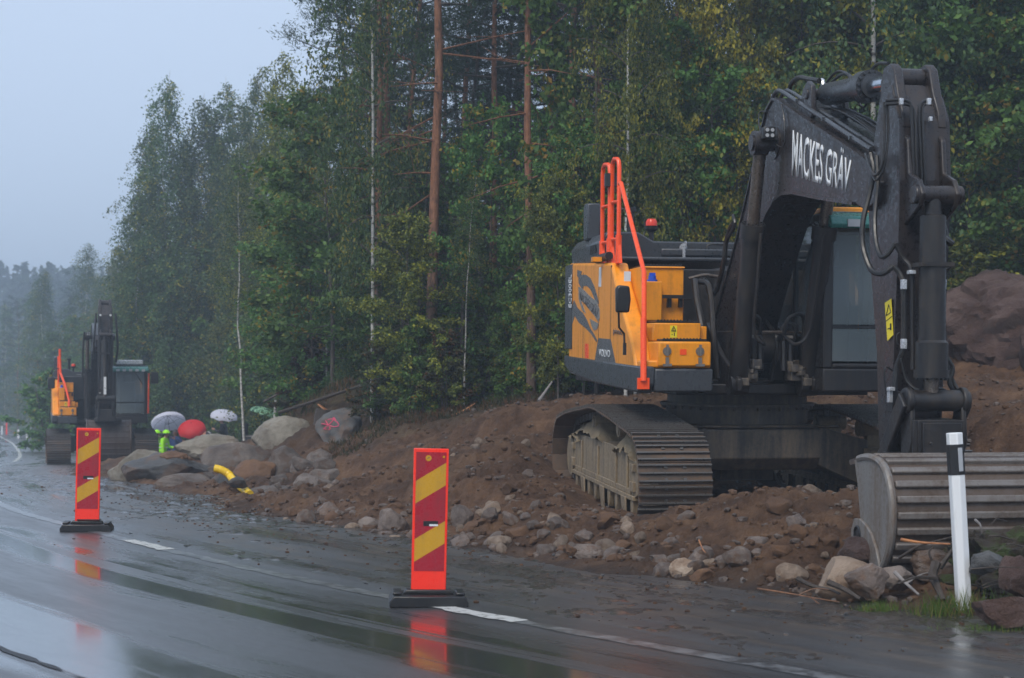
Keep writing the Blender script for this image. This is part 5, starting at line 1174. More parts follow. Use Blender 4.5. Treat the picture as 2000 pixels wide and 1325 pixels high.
# ------------------------------------------------------------------ people
def skin_mesh(name, verts, edges, radii, m, parent, root_i=0, sub=2):
    me = bpy.data.meshes.new(name); me.from_pydata([tuple(v) for v in verts], edges, []); o = bpy.data.objects.new(name, me); col.objects.link(o)
    sk = o.modifiers.new('skin', 'SKIN'); sk.use_smooth_shade = True
    for i, v in enumerate(me.skin_vertices[0].data): v.radius = (radii[i], radii[i]); v.use_root = (i == root_i)
    ss = o.modifiers.new('sub', 'SUBSURF'); ss.levels = sub; ss.render_levels = sub
    dg = bpy.context.evaluated_depsgraph_get(); dg.update(); m2 = bpy.data.meshes.new_from_object(o.evaluated_get(dg)); o.modifiers.clear(); o.data = m2; m2.name = name; m2.materials.clear(); m2.materials.append(m); o.parent = parent; bpy.data.meshes.remove(me); return o
sk_m = paint('skin', (.42, .22, .15), .5, .05)
def cloth(n, c): return paint(n, c, .75, .25, tuple(x * .5 for x in c), streak=False, gs=2)
hv = cloth('hi_vis', (.38, .95, .015)); blk = cloth('dark_cloth', (.012, .013, .016)); nav = cloth('blue_cloth', (.015, .05, .19)); pnk = cloth('salmon_cloth', (.62, .25, .17)); hair_d = cloth('dark_hair', (.015, .012, .010)); hair_g = cloth('grey_hair', (.25, .22, .2)); silver = paint('reflective_tape', (.6, .62, .6), .3, .1)
def person(px, d, ztop, face, jk, tr_, label, helmet=None, hair=None, arm=None, arm2=None, stoop=0.0):
    """arm / arm2: hand position relative to the shoulder (x side, y forward, z)"""
    x = (px - 1000) / FPX * d; Hh = 1.74; zf = ztop - Hh + stoop * .06; root = empty('person', (x, d, zf), (0, 0, face))
    # local: +y is where the person faces
    V = []; E_ = []; Rr = []; ix = {}
    def v(n, p, r, par=None): ix[n] = len(V); V.append(Vector(p)); Rr.append(r); (E_.append((ix[par], ix[n])) if par else None)
    f = stoop
    v('pelvis', (0, 0, .94), .125); v('belly', (0, .01 + .03 * f, 1.10), .115, 'pelvis'); v('chest', (0, .02 + .08 * f, 1.30), .125, 'belly'); v('neck0', (0, .01 + .13 * f, 1.45), .065, 'chest'); v('neck', (0, .03 + .16 * f, 1.51), .05, 'neck0')
    v('jaw', (0, .05 + .18 * f, 1.56), .065, 'neck'); v('skull', (0, .03 + .18 * f, 1.63), .085, 'jaw'); v('crown', (0, .02 + .18 * f, 1.68), .06, 'skull')
    v('nose', (0, .135 + .18 * f, 1.60), .014, 'jaw')
    hands = []
    for s_, tgt in ((-1, arm), (1, arm2)):
        t_ = str(s_); sh = Vector((s_ * .17, .01 + .09 * f, 1.41)); v('sh' + t_, sh, .06, 'chest')
        hand = sh + Vector(tgt) if tgt else sh + Vector((s_ * .06, .05, -.58)); mid = sh.lerp(hand, .5); L_ = (hand - sh).length; sag = math.sqrt(max(0.0, .28 ** 2 - (L_ / 2) ** 2)); mid = mid + Vector((s_ * .5, -.5, -.8)).normalized() * sag
        v('el' + t_, mid, .042, 'sh' + t_); v('wr' + t_, hand, .028, 'el' + t_); dr = (hand - mid).normalized(); pm = hand + dr * .05; v('pa' + t_, pm, .030, 'wr' + t_); sd_ = dr.cross(Vector((0, 1, .2))).normalized()
        for k, (o_, l_) in enumerate(((-.03, .065), (-.01, .078), (.01, .074), (.03, .058))):
            v(f'f{k}a' + t_, pm + sd_ * o_ + dr * .035, .009, 'pa' + t_); v(f'f{k}b' + t_, pm + sd_ * o_ * 1.1 + dr * (.035 + l_ * .6) + Vector((0, .02, 0)), .008, f'f{k}a' + t_)
        v('tha' + t_, hand + sd_ * .045 + dr * .04, .010, 'wr' + t_); v('thb' + t_, hand + sd_ * .055 + dr * .075, .008, 'tha' + t_)
        hands.append(pm)
    for s_ in (-1, 1):
        t_ = str(s_); v('hip' + t_, (s_ * .09, 0, .88), .095, 'pelvis'); v('kn' + t_, (s_ * .11, .03, .49), .062, 'hip' + t_); v('an' + t_, (s_ * .12, -.02, .09), .042, 'kn' + t_); v('to' + t_, (s_ * .14, .15, .035), .035, 'an' + t_)
    skin_mesh('body', V, E_, Rr, sk_m, root)
    def sub_(names, k, m, nm):
        idx = {ix[n]: i for i, n in enumerate(names)}; skin_mesh(nm, [V[ix[n]] for n in names], [(idx[a], idx[b_]) for a, b_ in E_ if a in idx and b_ in idx], [Rr[ix[n]] * k + .014 for n in names], m, root)
    sub_(['belly', 'pelvis', 'chest', 'neck0', 'sh-1', 'el-1', 'wr-1', 'sh1', 'el1', 'wr1'], 1.12, jk, 'jacket')
    sub_(['pelvis', 'hip-1', 'kn-1', 'an-1', 'hip1', 'kn1', 'an1'], 1.1, tr_, 'trousers')
    for s_ in (-1, 1):
        b = MB(); a, c = V[ix['an' + str(s_)]], V[ix['to' + str(s_)]]; b.box(((a.x + c.x) / 2, (a.y + c.y) / 2, .05), (.10, .27, .10), taper=.8); b.build('boot', blk, root, bevel=.03)
    hc = V[ix['skull']]
    b = MB(); n1, n2 = 9, 18
    vs = []; cap = helmet is not None; rr_ = .125 if cap else .103
    for i in range(n1):
        th = PI / 2 * i / (n1 - 1) * (1.0 if cap else 1.25)
        for j in range(n2):
            a = 2 * PI * j / n2; fr_ = 1.0 if cap else (1.0 if math.sin(a) < .35 else .72); th2 = th * fr_
            vs.append((hc.x + rr_ * .92 * math.sin(th2) * math.cos(a), hc.y - .005 + rr_ * 1.08 * math.sin(th2) * math.sin(a), hc.z + .012 + rr_ * math.cos(th2)))
    b.add(vs, [(i * n2 + j, i * n2 + (j + 1) % n2, (i + 1) * n2 + (j + 1) % n2, (i + 1) * n2 + j)[::-1] for i in range(n1 - 1) for j in range(n2)])
    if cap: b.tube([(hc.x + .10 * math.cos(a), hc.y + .13 * math.sin(a) * (1.2 if math.sin(a) > 0 else .95), hc.z + .02) for a in np.linspace(0, 2 * PI, 20, endpoint=False)], .010, 6, closed=True)
    h_ = b.build('helmet' if cap else 'hair', helmet or hair, root)
    if cap:
        for s_ in (-1, 1): b = MB(); b.cyl((hc.x + s_ * .10, hc.y, hc.z - .03), (hc.x + s_ * .135, hc.y, hc.z - .03), .04, n=12); b.build('ear_muff', blk, h_)
        for zz in (1.12, 1.25):
            b = MB(); b.tube([(.165 * math.cos(a), .02 + .15 * math.sin(a), zz) for a in np.linspace(0, 2 * PI, 20, endpoint=False)], .018, 5, closed=True); b.build('reflective_band', silver, root)
    for s_ in (-1, 1): b = MB(); b.box((hc.x + s_ * .03, hc.y + .083, hc.z - .012), (.018, .01, .01)); b.build('eye', blk, root)
    tag(root, label, 'person')
    M3 = Matrix.Rotation(face, 3, 'Z'); return root, [M3 @ h + Vector((x, d, zf)) for h in hands]
def umbrella(top, handle, r, dome, m, label, two=None):
    """top: tip of the canopy, handle: the hand that holds it"""
    top = Vector(top); handle = Vector(handle); ax = (top - handle).normalized(); rot = ax.to_track_quat('Z', 'Y').to_matrix(); root = empty('umbrella', handle, rot.to_euler()); Ls = (top - handle).length
    n = 8; rings = 7; sub = 6; vs = []; 
    for side in (0, 1):
        for i in range(rings + 1):
            for j in range(n * sub):
                a = 2 * PI * j / (n * sub); t = i / rings; w = abs(math.sin(n * a / 2)); rr_ = r * math.sin(t * PI / 2 * .98) * (1 - .05 * w * t); z = Ls - .02 - dome * (1 - math.cos(t * PI / 2)) + .05 * w * t * r - side * .014
                vs.append((rr_ * math.cos(a), rr_ * math.sin(a), z))
    nn = n * sub; fs = []; mi = []
    for side in (0, 1):
        o_ = side * (rings + 1) * nn
        for i in range(rings):
            for j in range(nn): q_ = (o_ + i * nn + j, o_ + (i + 1) * nn + j, o_ + (i + 1) * nn + (j + 1) % nn, o_ + i * nn + (j + 1) % nn); fs.append(q_ if side == 0 else q_[::-1])
    b = MB(); b.add(vs, fs); b.build('canopy', m, root, smooth=60)
    b = MB(); b.cyl((0, 0, -.08), (0, 0, Ls + .04), .008, n=8); b.build('shaft', blk, root)
    b = MB(); b.cyl((0, 0, -.12), (0, 0, .06), .016, n=10); b.build('handle', blk, root)
    for k in range(n):
        a = 2 * PI * k / n; b = MB(); pts = [(r * math.sin(t * PI / 2 * .98) * math.cos(a), r * math.sin(t * PI / 2 * .98) * math.sin(a), Ls - .042 - dome * (1 - math.cos(t * PI / 2))) for t in np.linspace(0, 1, 7)]
        b.tube(pts, .005, 4); b.tube([pts[3], (0, 0, Ls - dome - .05)], .004, 4); b.build('rib', blk, root)
    tag(root, label, 'umbrella'); return root
def fabric(name, c, tr=.45, pat=None):
    m, nt, p = mat(name); c2 = c + (1,)
    if pat:
        n = noise_n(nt, 5, 3, .6, objc(nt), 1.5); cr = ramp(nt, n.outputs[0], [(.36, c), (.42, pat[0]), (.5, pat[1])]).outputs[0]
    p.inputs['Roughness'].default_value = .6; t = N(nt, 'BsdfTranslucent'); mx = N(nt, 'MixShader'); mx.inputs[0].default_value = tr
    if pat: nt.links.new(cr, p.inputs['Base Color']); nt.links.new(cr, t.inputs[0])
    else: p.inputs['Base Color'].default_value = c2; t.inputs[0].default_value = c2
    nt.links.new(p.outputs[0], mx.inputs[1]); nt.links.new(t.outputs[0], mx.inputs[2]); nt.links.new(mx.outputs[0], nt.nodes['Material Output'].inputs[0]); return m
fw = fabric('white_fabric', (.86, .87, .95), .6); frd = fabric('red_fabric', (.72, .015, .02), .35); fg = fabric('camo_fabric', (.02, .05, .04), .3, ((.03, .16, .08), (.30, .55, .36)))
def ZT(py, d): return CAM_H + (HOR - py) / FPX * d
person(305, 54, ZT(841, 54), R(-70), hv, hv, 'person in bright yellow green rain suit and helmet seen from the side nearest the excavator', hv, None, (.05, .25, -.25), (-.05, .2, -.4))
person(318, 53.5, ZT(843, 53.5), R(-100), hv, hv, 'second person in yellow green suit and helmet turned away beside the first', hv, None, (.0, .3, -.3), None, .6)
person(296, 55, ZT(850, 55), R(-60), blk, blk, 'person in black clothes half hidden behind the yellow green ones', None, hair_d)
_, hd = person(343, 55, ZT(839, 55), R(165), nav, blk, 'grey haired person in blue jacket with one hand raised to the chin', None, hair_g, (.1, .2, -.02), None)
_, hr = person(378, 56, ZT(842, 56), R(100), blk, blk, 'dark clothed person hidden under the red umbrella', None, hair_d, (.05, .3, -.1), None)
person(399, 56, ZT(828, 56), R(120), pnk, blk, 'dark haired person in salmon pink top beside the red umbrella', None, hair_d, None, None, .4)
_, hw_ = person(439, 55, ZT(816, 55), R(80), blk, blk, 'person in dark coat under the smaller white umbrella', None, hair_g, (.0, .28, -.15), (.1, .3, -.2), .5)
umbrella(P(327, 811, 54.9), Vector(P(333, 852, 54.5)), .66, .34, fw, 'largest white umbrella above the people in yellow green')
umbrella(P(373, 827, 54.4), Vector(P(379, 866, 54.95)), .53, .30, frd, 'bright red umbrella tilted towards the camera')
umbrella(P(439, 801, 54.6), Vector(P(434, 841, 54.8)), .52, .27, fw, 'smaller white umbrella held by the person in a dark coat')
umbrella(P(519, 795, 43), P(509, 830, 43), .43, .20, fg, 'green and black patterned umbrella above the black drill arm')
b = MB(); c0 = Vector(P(408, 853, 55.6)); b.box(c0, (.22, .2, .38)); bp = b.build('backpack', blk, None, bevel=.05); bp['label'] = 'black backpack with a white curved trim'; bp['category'] = 'backpack'
b = MB(); b.tube(smooth_pts([c0 + Vector((-.02, -.11, .19)), c0 + Vector((.06, -.12, .15)), c0 + Vector((.1, -.12, .05))], 4), .018, 6); b.build('trim', silver, bp).matrix_parent_inverse = Matrix.Identity(4)
# small black drill rig
d_ = 43; x, y, _ = P(482, 880, d_); zb = gz(x, y); rig = empty('drill_rig', (x, y, zb))
def rp(px, py): p = P(px, py, d_); return Vector((p[0] - x, p[1] - y, p[2] - zb))
b = MB(); p = rp(482, 868); b.box((p.x, 0, p.z / 2 + .05), (.7, .8, p.z * .9)); b.box((p.x + .25, -.2, p.z + .1), (.5, .4, .35)); b.build('engine_block', M['black'], rig, bevel=.05)
b = MB(); p = rp(478, 870); q_ = rp(478, 828); b.cyl(p, q_, .10, n=18); b.cyl(q_ - Vector((0, 0, .05)), q_ + Vector((0, 0, .02)), .115, n=18); b.build('upright_cylinder', M['black'], rig)
b = MB(); p = rp(497, 860); q_ = rp(540, 812); b.tube([p, rp(512, 838), q_], [.10, .09, .07], 8); b.tube([rp(500, 850), rp(522, 835), rp(536, 822)], .035, 8); b.box(q_, (.3, .3, .22), Matrix.Rotation(.6, 3, 'Y')); b.build('drill_arm', M['black'], rig, bevel=.02)
b = MB(); b.tube([rp(478, 845), rp(488, 855), rp(500, 868)], .03, 6); b.build('hose', M['hose'], rig)
for pp in ((515, 841), (523, 843)): b = MB(); b.box(rp(*pp), (.10, .1, .06)); b.build('yellow_part', M['sticker'], rig, bevel=.01)
for s_ in (-1, 1): b = MB(); b.box((s_ * .3, 0, .15), (.22, 1.3, .3)); b.build('track', M['shoe'], rig, bevel=.1)
tag(rig, 'small black drill rig with upright cylinder and angled arm behind the boulders', 'drill rig')
# ------------------------------------------------------------------ plants
def leaf_mat(name, dark, mid, light, yellow=0.0, ycol=(.32, .20, .02), bright=1.0):
    m, nt, p = mat(name); g_ = N(nt, 'NewGeometry'); oi = N(nt, 'ObjectInfo'); co = objc(nt)
    n1 = noise_n(nt, 1.1, 3, .5, co)
    base = ramp(nt, g_.outputs['Random Per Island'], [(.0, dark), (.5, mid), (1.0, light)])
    f = math_n(nt, 'ADD', math_n(nt, 'MULTIPLY', n1.outputs[0], .8), math_n(nt, 'MULTIPLY', g_.outputs['Random Per Island'], .35))
    cc = mixc(nt, maprange(nt, f, .78 - yellow * .42, .90 - yellow * .3, 0, 1 if yellow else 0), base.outputs[0], ycol)
    hs = N(nt, 'HueSaturation'); nt.links.new(cc, hs.inputs['Color']); nt.links.new(maprange(nt, oi.outputs['Random'], 0, 1, .488, .512, False), hs.inputs['Hue']); nt.links.new(maprange(nt, oi.outputs['Random'], 0, 1, .8 * bright, 1.2 * bright, False), hs.inputs['Value'])
    nt.links.new(hs.outputs[0], p.inputs['Base Color']); p.inputs['Roughness'].default_value = .55; p.inputs['Specular IOR Level'].default_value = .25
    tr = N(nt, 'BsdfTranslucent'); nt.links.new(hs.outputs[0], tr.inputs[0]); mx = N(nt, 'MixShader'); mx.inputs[0].default_value = .35
    nt.links.new(p.outputs[0], mx.inputs[1]); nt.links.new(tr.outputs[0], mx.inputs[2]); nt.links.new(mx.outputs[0], nt.nodes['Material Output'].inputs[0]); return m
L = {'birch': leaf_mat('birch_leaves', (0.0412, 0.0824, 0.0329), (0.0741, 0.1351, 0.0494), (0.1236, 0.1976, 0.0692), .28, (0.3294, 0.2806, 0.0366)),
     'birch_y': leaf_mat('yellowing_leaves', (0.0659, 0.1021, 0.0296), (0.1236, 0.1565, 0.0362), (0.1976, 0.2141, 0.0494), .5, (0.3050, 0.3050, 0.0366)),
     'autumn': leaf_mat('autumn_leaves', (.07, .09, .02), (.13, .14, .03), (.22, .20, .04), 0.7, (.34, .27, .03)),
     'green': leaf_mat('green_leaves', (0.0494, 0.1153, 0.0296), (0.0906, 0.1895, 0.0428), (0.1482, 0.2718, 0.0626), .25),
     'pine': leaf_mat('pine_needles', (0.0243, 0.0432, 0.0243), (0.0405, 0.0702, 0.0351), (0.0648, 0.0999, 0.0486), 0),
     'spruce': leaf_mat('spruce_needles', (0.0175, 0.0338, 0.0203), (0.0297, 0.0540, 0.0297), (0.0459, 0.0756, 0.0405), 0),
     'grass': leaf_mat('grass_blades', (.05, .10, .018), (.09, .16, .03), (.16, .20, .05), .4, (.25, .19, .07)),
     'heather': leaf_mat('undergrowth', (.03, .04, .015), (.06, .062, .025), (.09, .10, .035), .5, (.14, .07, .03))}
def bark_mat(name, a, b, c, sc=(6, 6, 1.2), rng=(.45, .6)):
    m, nt, p = mat(name); mp = N(nt, 'Mapping'); mp.inputs['Scale'].default_value = sc; nt.links.new(objc(nt), mp.inputs[0]); n = noise_n(nt, 2.2, 7, .7, mp.outputs[0])
    nt.links.new(ramp(nt, n.outputs[0], [(rng[0] - .12, a), (rng[0], b), (rng[1], c)]).outputs[0], p.inputs['Base Color']); p.inputs['Roughness'].default_value = .7; bump(nt, p, n.outputs[0], .5, .03); return m
def pine_bark():
    m, nt, p = mat('pine_bark'); co = objc(nt); mp = N(nt, 'Mapping'); mp.inputs['Scale'].default_value = (5, 5, 1.6); nt.links.new(co, mp.inputs[0]); n = noise_n(nt, 3.2, 8, .75, mp.outputs[0]); sx = N(nt, 'SeparateXYZ'); nt.links.new(co, sx.inputs[0])
    up = ramp(nt, n.outputs[0], [(.34, (.07, .035, .022)), (.5, (.22, .092, .045)), (.66, (.33, .155, .08))]); lo = ramp(nt, n.outputs[0], [(.34, (.035, .026, .022)), (.5, (.10, .065, .048)), (.66, (.17, .11, .08))])
    nt.links.new(mixc(nt, maprange(nt, math_n(nt, 'ADD', sx.outputs[2], math_n(nt, 'MULTIPLY', n.outputs[0], 2)), 2.2, 5.5), lo.outputs[0], up.outputs[0]), p.inputs['Base Color']); p.inputs['Roughness'].default_value = .8; bump(nt, p, n.outputs[0], .8, .04); return m
BK = {'birch': bark_mat('birch_bark', (.025, .022, .02), (.36, .35, .33), (.55, .54, .51), (1.5, 1.5, 4.0), (.46, .56)),
      'pine': pine_bark(), 'dead': bark_mat('dead_birch_bark', (.03, .026, .022), (.12, .11, .10), (.30, .29, .27), (3, 3, 3), (.5, .62)),
      'dark': bark_mat('dark_bark', (.03, .024, .02), (.065, .052, .042), (.10, .085, .07))}
def leaves_obj(name, C_, D_, sl, sw, m, parent, rng):
    """C_ centres, D_ long directions (n,3); each leaf a small diamond"""
    n = len(C_); D_ = D_ / (np.linalg.norm(D_, axis=1, keepdims=True) + 1e-9); rv = rng.normal(size=(n, 3)); U = np.cross(D_, rv); U /= (np.linalg.norm(U, axis=1, keepdims=True) + 1e-9)
    k = rng.uniform(.7, 1.25, (n, 1)); a = D_ * sl * k; b = U * sw * k
    V = np.stack([C_ - a, C_ + b - a * .1, C_ + a, C_ - b - a * .1], 1).reshape(-1, 3).astype(np.float32)
    me = bpy.data.meshes.new(name); me.vertices.add(n * 4); me.vertices.foreach_set('co', V.ravel()); me.loops.add(n * 4); me.polygons.add(n)
    me.loops.foreach_set('vertex_index', np.arange(n * 4, dtype=np.int32)); me.polygons.foreach_set('loop_start', np.arange(n, dtype=np.int32) * 4)
    me.update(calc_edges=True); me.materials.append(m); o = bpy.data.objects.new(name, me); col.objects.link(o); o.parent = parent; return o
def tree(kind, H, seed, name, leafm, barkm, dens=1.0, bare=None, rad=None, lean=0):
    rng = np.random.default_rng(seed); root = empty(name); tb = MB(); LC = []; LD = []
    par = {'birch': dict(bare=.18, R=.17, n=58, tw=13, lf=46, el=(50, 20), droop=.55, sl=.046, sw=.030, tr=.0045),
           'weep': dict(bare=.10, R=.21, n=70, tw=15, lf=46, el=(45, 0), droop=1.1, sl=.046, sw=.030, tr=.0045),
           'stem': dict(bare=.5, R=.14, n=30, tw=10, lf=34, el=(55, 30), droop=.5, sl=.046, sw=.030, tr=.0050),
           'leafy': dict(bare=.12, R=.26, n=46, tw=12, lf=40, el=(48, 12), droop=.3, sl=.055, sw=.036, tr=.007),
           'bush': dict(bare=.04, R=.42, n=34, tw=9, lf=26, el=(60, 25), droop=.25, sl=.042, sw=.027, tr=.006),
           'pine': dict(bare=.42, R=.155, n=44, tw=13, lf=40, el=(30, 10), droop=-.1, sl=.065, sw=.011, tr=.0066),
           'spruce': dict(bare=.03, R=.17, n=110, tw=13, lf=26, el=(8, -10), droop=.25, sl=.06, sw=.012, tr=.011)}[kind]
    bare = par['bare'] if bare is None else bare; Rr = (par['R'] if rad is None else rad) * H; tr = par['tr'] * H
    # trunk
    nseg = 14; wob = rng.normal(0, .012 * H, (nseg + 1, 2)).cumsum(0) * .5; wob -= wob[0]
    stems = 1 if kind != 'bush' else 5
    tp = [Vector((wob[i, 0] * i / nseg + lean * i / nseg * H, wob[i, 1] * i / nseg, H * i / nseg)) for i in range(nseg + 1)]
    tb.tube([tp[0] - Vector((0, 0, .4))] + tp, [tr * 1.25] + [max(.006, tr * (1 - .93 * (i / nseg) ** .9)) for i in range(nseg + 1)], 10 if kind != 'bush' else 6)
    for s_ in range(stems - 1):
        a = rng.uniform(0, 6.28); tb.tube([(0, 0, -.2), (math.cos(a) * .1 * H, math.sin(a) * .1 * H, .4 * H), (math.cos(a) * .2 * H, math.sin(a) * .2 * H, .85 * H)], [tr, tr * .7, tr * .2], 6)
    def at_h(z):
        k = min(nseg - 1, max(0, int(z / H * nseg))); return tp[k].lerp(tp[k + 1], z / H * nseg - k)
    nb = par['n']
    for i in range(nb):
        u = (i + rng.random() * .8) / nb; z = H * (bare + (1 - bare) * u * .985); rel = u
        if kind in ('birch', 'weep', 'stem'): pf = (.55 + .45 * math.sin(PI * min(1, rel * 1.3))) * (1 - rel) ** .55 if rel > .3 else .6 + rel * 1.2
        elif kind == 'leafy': pf = math.sin(PI * (.12 + .84 * rel)) ** .6
        elif kind == 'bush': pf = (1 - rel) ** .4
        elif kind == 'pine': pf = (.35 + .65 * math.sin(PI * (.25 + .7 * rel))) * (1 if rel > .15 else rng.uniform(.3, 1))
        else: pf = (1 - rel) ** .85 + .03
        Lb = Rr * pf * rng.uniform(.65, 1.15); az = i * 2.39996 + rng.normal(0, .35)
        if kind == 'spruce': az = i * 2.39996 + rng.normal(0, .5)
        el = R(par['el'][0] + (1 - rel) * (par['el'][1] - par['el'][0]) + rng.normal(0, 8))
        if kind in ('birch', 'weep', 'stem', 'leafy', 'bush'): el = R(par['el'][1] + rel * (par['el'][0] - par['el'][1]) + rng.normal(0, 9))
        p0 = at_h(z); hd = Vector((math.cos(az), math.sin(az), 0)); pts = []
        for j in range(7):
            t = j / 6; pts.append(p0 + hd * (Lb * t * math.cos(el)) + Vector((0, 0, Lb * t * math.sin(el) - par['droop'] * Lb * t * t * .55)))
        br = max(.004, tr * .36 * (1 - rel * .7)); tb.tube(pts, [br * (1 - .8 * j / 6) for j in range(7)], 4, cap=False, mi=1)
        P_ = np.array([p[:] for p in pts])
        ntw = max(3, int(par['tw'] * dens * (.4 + .6 * pf)))
        for k in range(ntw):
            t = rng.uniform(.18, 1) ** .75; idx = t * 6; a0 = int(min(5, idx)); b0 = P_[a0] + (P_[a0 + 1] - P_[a0]) * (idx - a0)
            if kind in ('birch', 'weep', 'stem'):
                dr = np.array([hd.x * .35 + rng.normal(0, .45), hd.y * .35 + rng.normal(0, .45), -.25 - par['droop'] * rng.uniform(.2, 1.1)]); ln = H * rng.uniform(.035, .085)
            elif kind in ('leafy', 'bush'):
                dr = np.array([hd.x * .6 + rng.normal(0, .6), hd.y * .6 + rng.normal(0, .6), rng.normal(.15, .4)]); ln = H * rng.uniform(.04, .08)
            elif kind == 'pine':
                dr = np.array([hd.x * .7 + rng.normal(0, .6), hd.y * .7 + rng.normal(0, .6), rng.normal(.25, .25)]); ln = H * rng.uniform(.02, .04)
            else:
                sd_ = rng.choice([-1, 1]); dr = np.array([hd.x * .8 - hd.y * sd_ * .8, hd.y * .8 + hd.x * sd_ * .8, -.35]); ln = H * .05 * (.4 + pf)
            dr = dr / np.linalg.norm(dr); nl = max(6, int(par['lf'] * rng.uniform(.6, 1.3)))
            tt = rng.random(nl)[:, None] ** (.8 if kind != 'pine' else .5)
            sp_ = .055 * (H / 10) ** .5 if kind not in ('pine', 'spruce') else (.075 if kind == 'pine' else .035)
            cc = b0 + dr * ln * tt + rng.normal(0, sp_, (nl, 3)) * (1 + tt * .6)
            if kind in ('birch', 'weep', 'stem'): cc[:, 2] -= (tt[:, 0] ** 2) * ln * .3
            dd = rng.normal(size=(nl, 3)) + (np.array([0, 0, -.8]) if kind in ('birch', 'weep', 'stem') else (dr * 1.2 + np.array([0, 0, .5 if kind == 'pine' else -.7])))
            LC.append(cc); LD.append(dd)
    if kind == 'pine':      # dead lower branches
        for k in range(16):
            z = rng.uniform(.12, bare) * H; p0 = at_h(z); a = rng.uniform(0, 6.28); l_ = rng.uniform(.04, .13) * H; hd = Vector((math.cos(a), math.sin(a), rng.normal(-.1, .25)))
            mid = p0 + hd * l_ * .5; tb.tube([p0, mid, p0 + hd * l_ + Vector((rng.normal(0, .1), rng.normal(0, .1), -.05 * l_))], [.018, .012, .004], 4, cap=False)
            for q_ in range(4): tb.tube([mid, mid + Vector((rng.normal(0, .3), rng.normal(0, .3), rng.normal(0, .2)))], [.006, .002], 3, cap=False)
    tb.build('trunk', [barkm, BK['dark']], root, smooth=60)
    LC = np.vstack(LC); LD = np.vstack(LD); leaves_obj('crown', LC, LD, par['sl'], par['sw'], leafm, root, rng); return root
def at_ground(px, d, dz=0): x = (px - 1000) / FPX * d; return x, d, gz(x, d) + dz
PROTO = {}
USED = set()
def proto(key):
    if key in PROTO: return PROTO[key]
    K = {'birchA': ('birch', 15, 1, 'birch_tree', 'birch', 'birch'), 'birchB': ('birch', 15, 2, 'birch_tree', 'birch', 'birch'), 'birchY': ('birch', 15, 3, 'birch_tree', 'birch_y', 'birch'), 'weep': ('weep', 15, 4, 'birch_tree', 'birch', 'birch'), 'weepB': ('weep', 14, 14, 'birch_tree', 'birch', 'birch'),
         'stemA': ('stem', 14, 21, 'birch_tree', 'birch', 'birch'), 'stemB': ('stem', 14, 22, 'birch_tree', 'birch_y', 'birch'),
         'pineA': ('pine', 17, 5, 'pine_tree', 'pine', 'pine'), 'pineB': ('pine', 17, 6, 'pine_tree', 'pine', 'pine'), 'pineC': ('pine', 17, 16, 'pine_tree', 'pine', 'pine'),
         'spruceA': ('spruce', 15, 7, 'spruce_tree', 'spruce', 'dark'), 'spruceB': ('spruce', 15, 8, 'spruce_tree', 'spruce', 'dark'),
         'leafA': ('leafy', 7, 9, 'leafy_tree', 'green', 'dark'), 'leafB': ('leafy', 7, 10, 'leafy_tree', 'green', 'dark'), 'autumn': ('leafy', 10, 31, 'yellow_tree', 'autumn', 'dark'), 'leafY': ('leafy', 7, 12, 'leafy_tree', 'birch_y', 'dark'),
         'bushA': ('bush', 2.2, 13, 'bush', 'green', 'dark'), 'bushB': ('bush', 2.2, 15, 'bush', 'birch_y', 'dark'), 'bushC': ('bush', 2.2, 17, 'bush', 'heather', 'dark')}[key]
    PROTO[key] = tree(K[0], K[1], K[2], K[3], L[K[4]], BK[K[5]]); PROTO[key]['_H'] = K[1]; return PROTO[key]
def G5used(g_): return g_ is not None and g_.startswith('misty')
def top_h(px, d, py):
    return CAM_H + (HOR - py) / FPX * d - gz((px - 1000) / FPX * d, d)
def plant(key, px, d, H, label, cat, group=None, rz=None, lean=0, wide=1.0, loc=None):
    pr = proto(key); h0 = pr['_H']
    if key in USED: r_ = copy_tree(pr)
    else: r_ = pr; USED.add(key)
    if not loc and not G5used(group) and px < 600:
        dm = 64 if px < 480 else (60 if px < 560 else 46)
        if key.startswith('stem') and px > 440: dm = 0
        if d < dm:
            if H < 40: H = H * (dm / d) ** .5
            d = dm
    if H > 40 or H < 0: H = top_h(px, d, H if H < 0 else H - 1000)
    s = H / h0; r_.location = loc if loc else at_ground(px, d, -.05); r_.scale = (s * wide, s * wide, s); rr_ = rt.uniform(0, 6.28) if rz is None else rz
    r_.rotation_euler = (0, lean, rr_) if not lean else Matrix.Rotation(lean, 4, 'Y').to_3x3().__matmul__(Matrix.Rotation(rr_, 3, 'Z')).to_euler()
    for k_ in ('label', 'category', 'group'):
        if k_ in r_: del r_[k_]
    tag(r_, label, cat, group); return r_
rt = random.Random(9)
# --- trees one can point to
plant('pineA', 838, 27, 18, 'tall pine with bright red trunk left of the middle of the picture', 'pine', rz=.3, lean=R(1.2))
plant('pineB', 1037, 24.5, 16, 'tall pine with red trunk just left of the yellow counterweight', 'pine', rz=2.0, wide=.8)
plant('pineC', 737, 29, 18, 'pine with thin red trunk right behind the white birch', 'pine', rz=1.1, wide=.7)
plant('birchA', 727, 27.5, 16, 'tall birch with white trunk beside the thin red pine', 'birch', rz=.5, wide=.55)
plant('birchY', 560, 42, 1090, 'yellowing birch with forked white stem left of the tall white birch', 'birch', rz=.8)
plant('birchB', 515, 43, 1280, 'slender birch leaning left beside the yellowing one', 'birch', rz=2.8, lean=R(-5), wide=.8)
plant('weep', 345, 61, 1138, 'big weeping birch at the left end of the near forest', 'birch', rz=.9, wide=1.0)
plant('weepB', 268, 64, 1365, 'lower weeping birch at the far left corner of the forest', 'birch', rz=2.2, wide=1.3)
plant('birchA', 430, 52, 1148, 'birch with thin white stem behind the white umbrella', 'birch', rz=3.1)
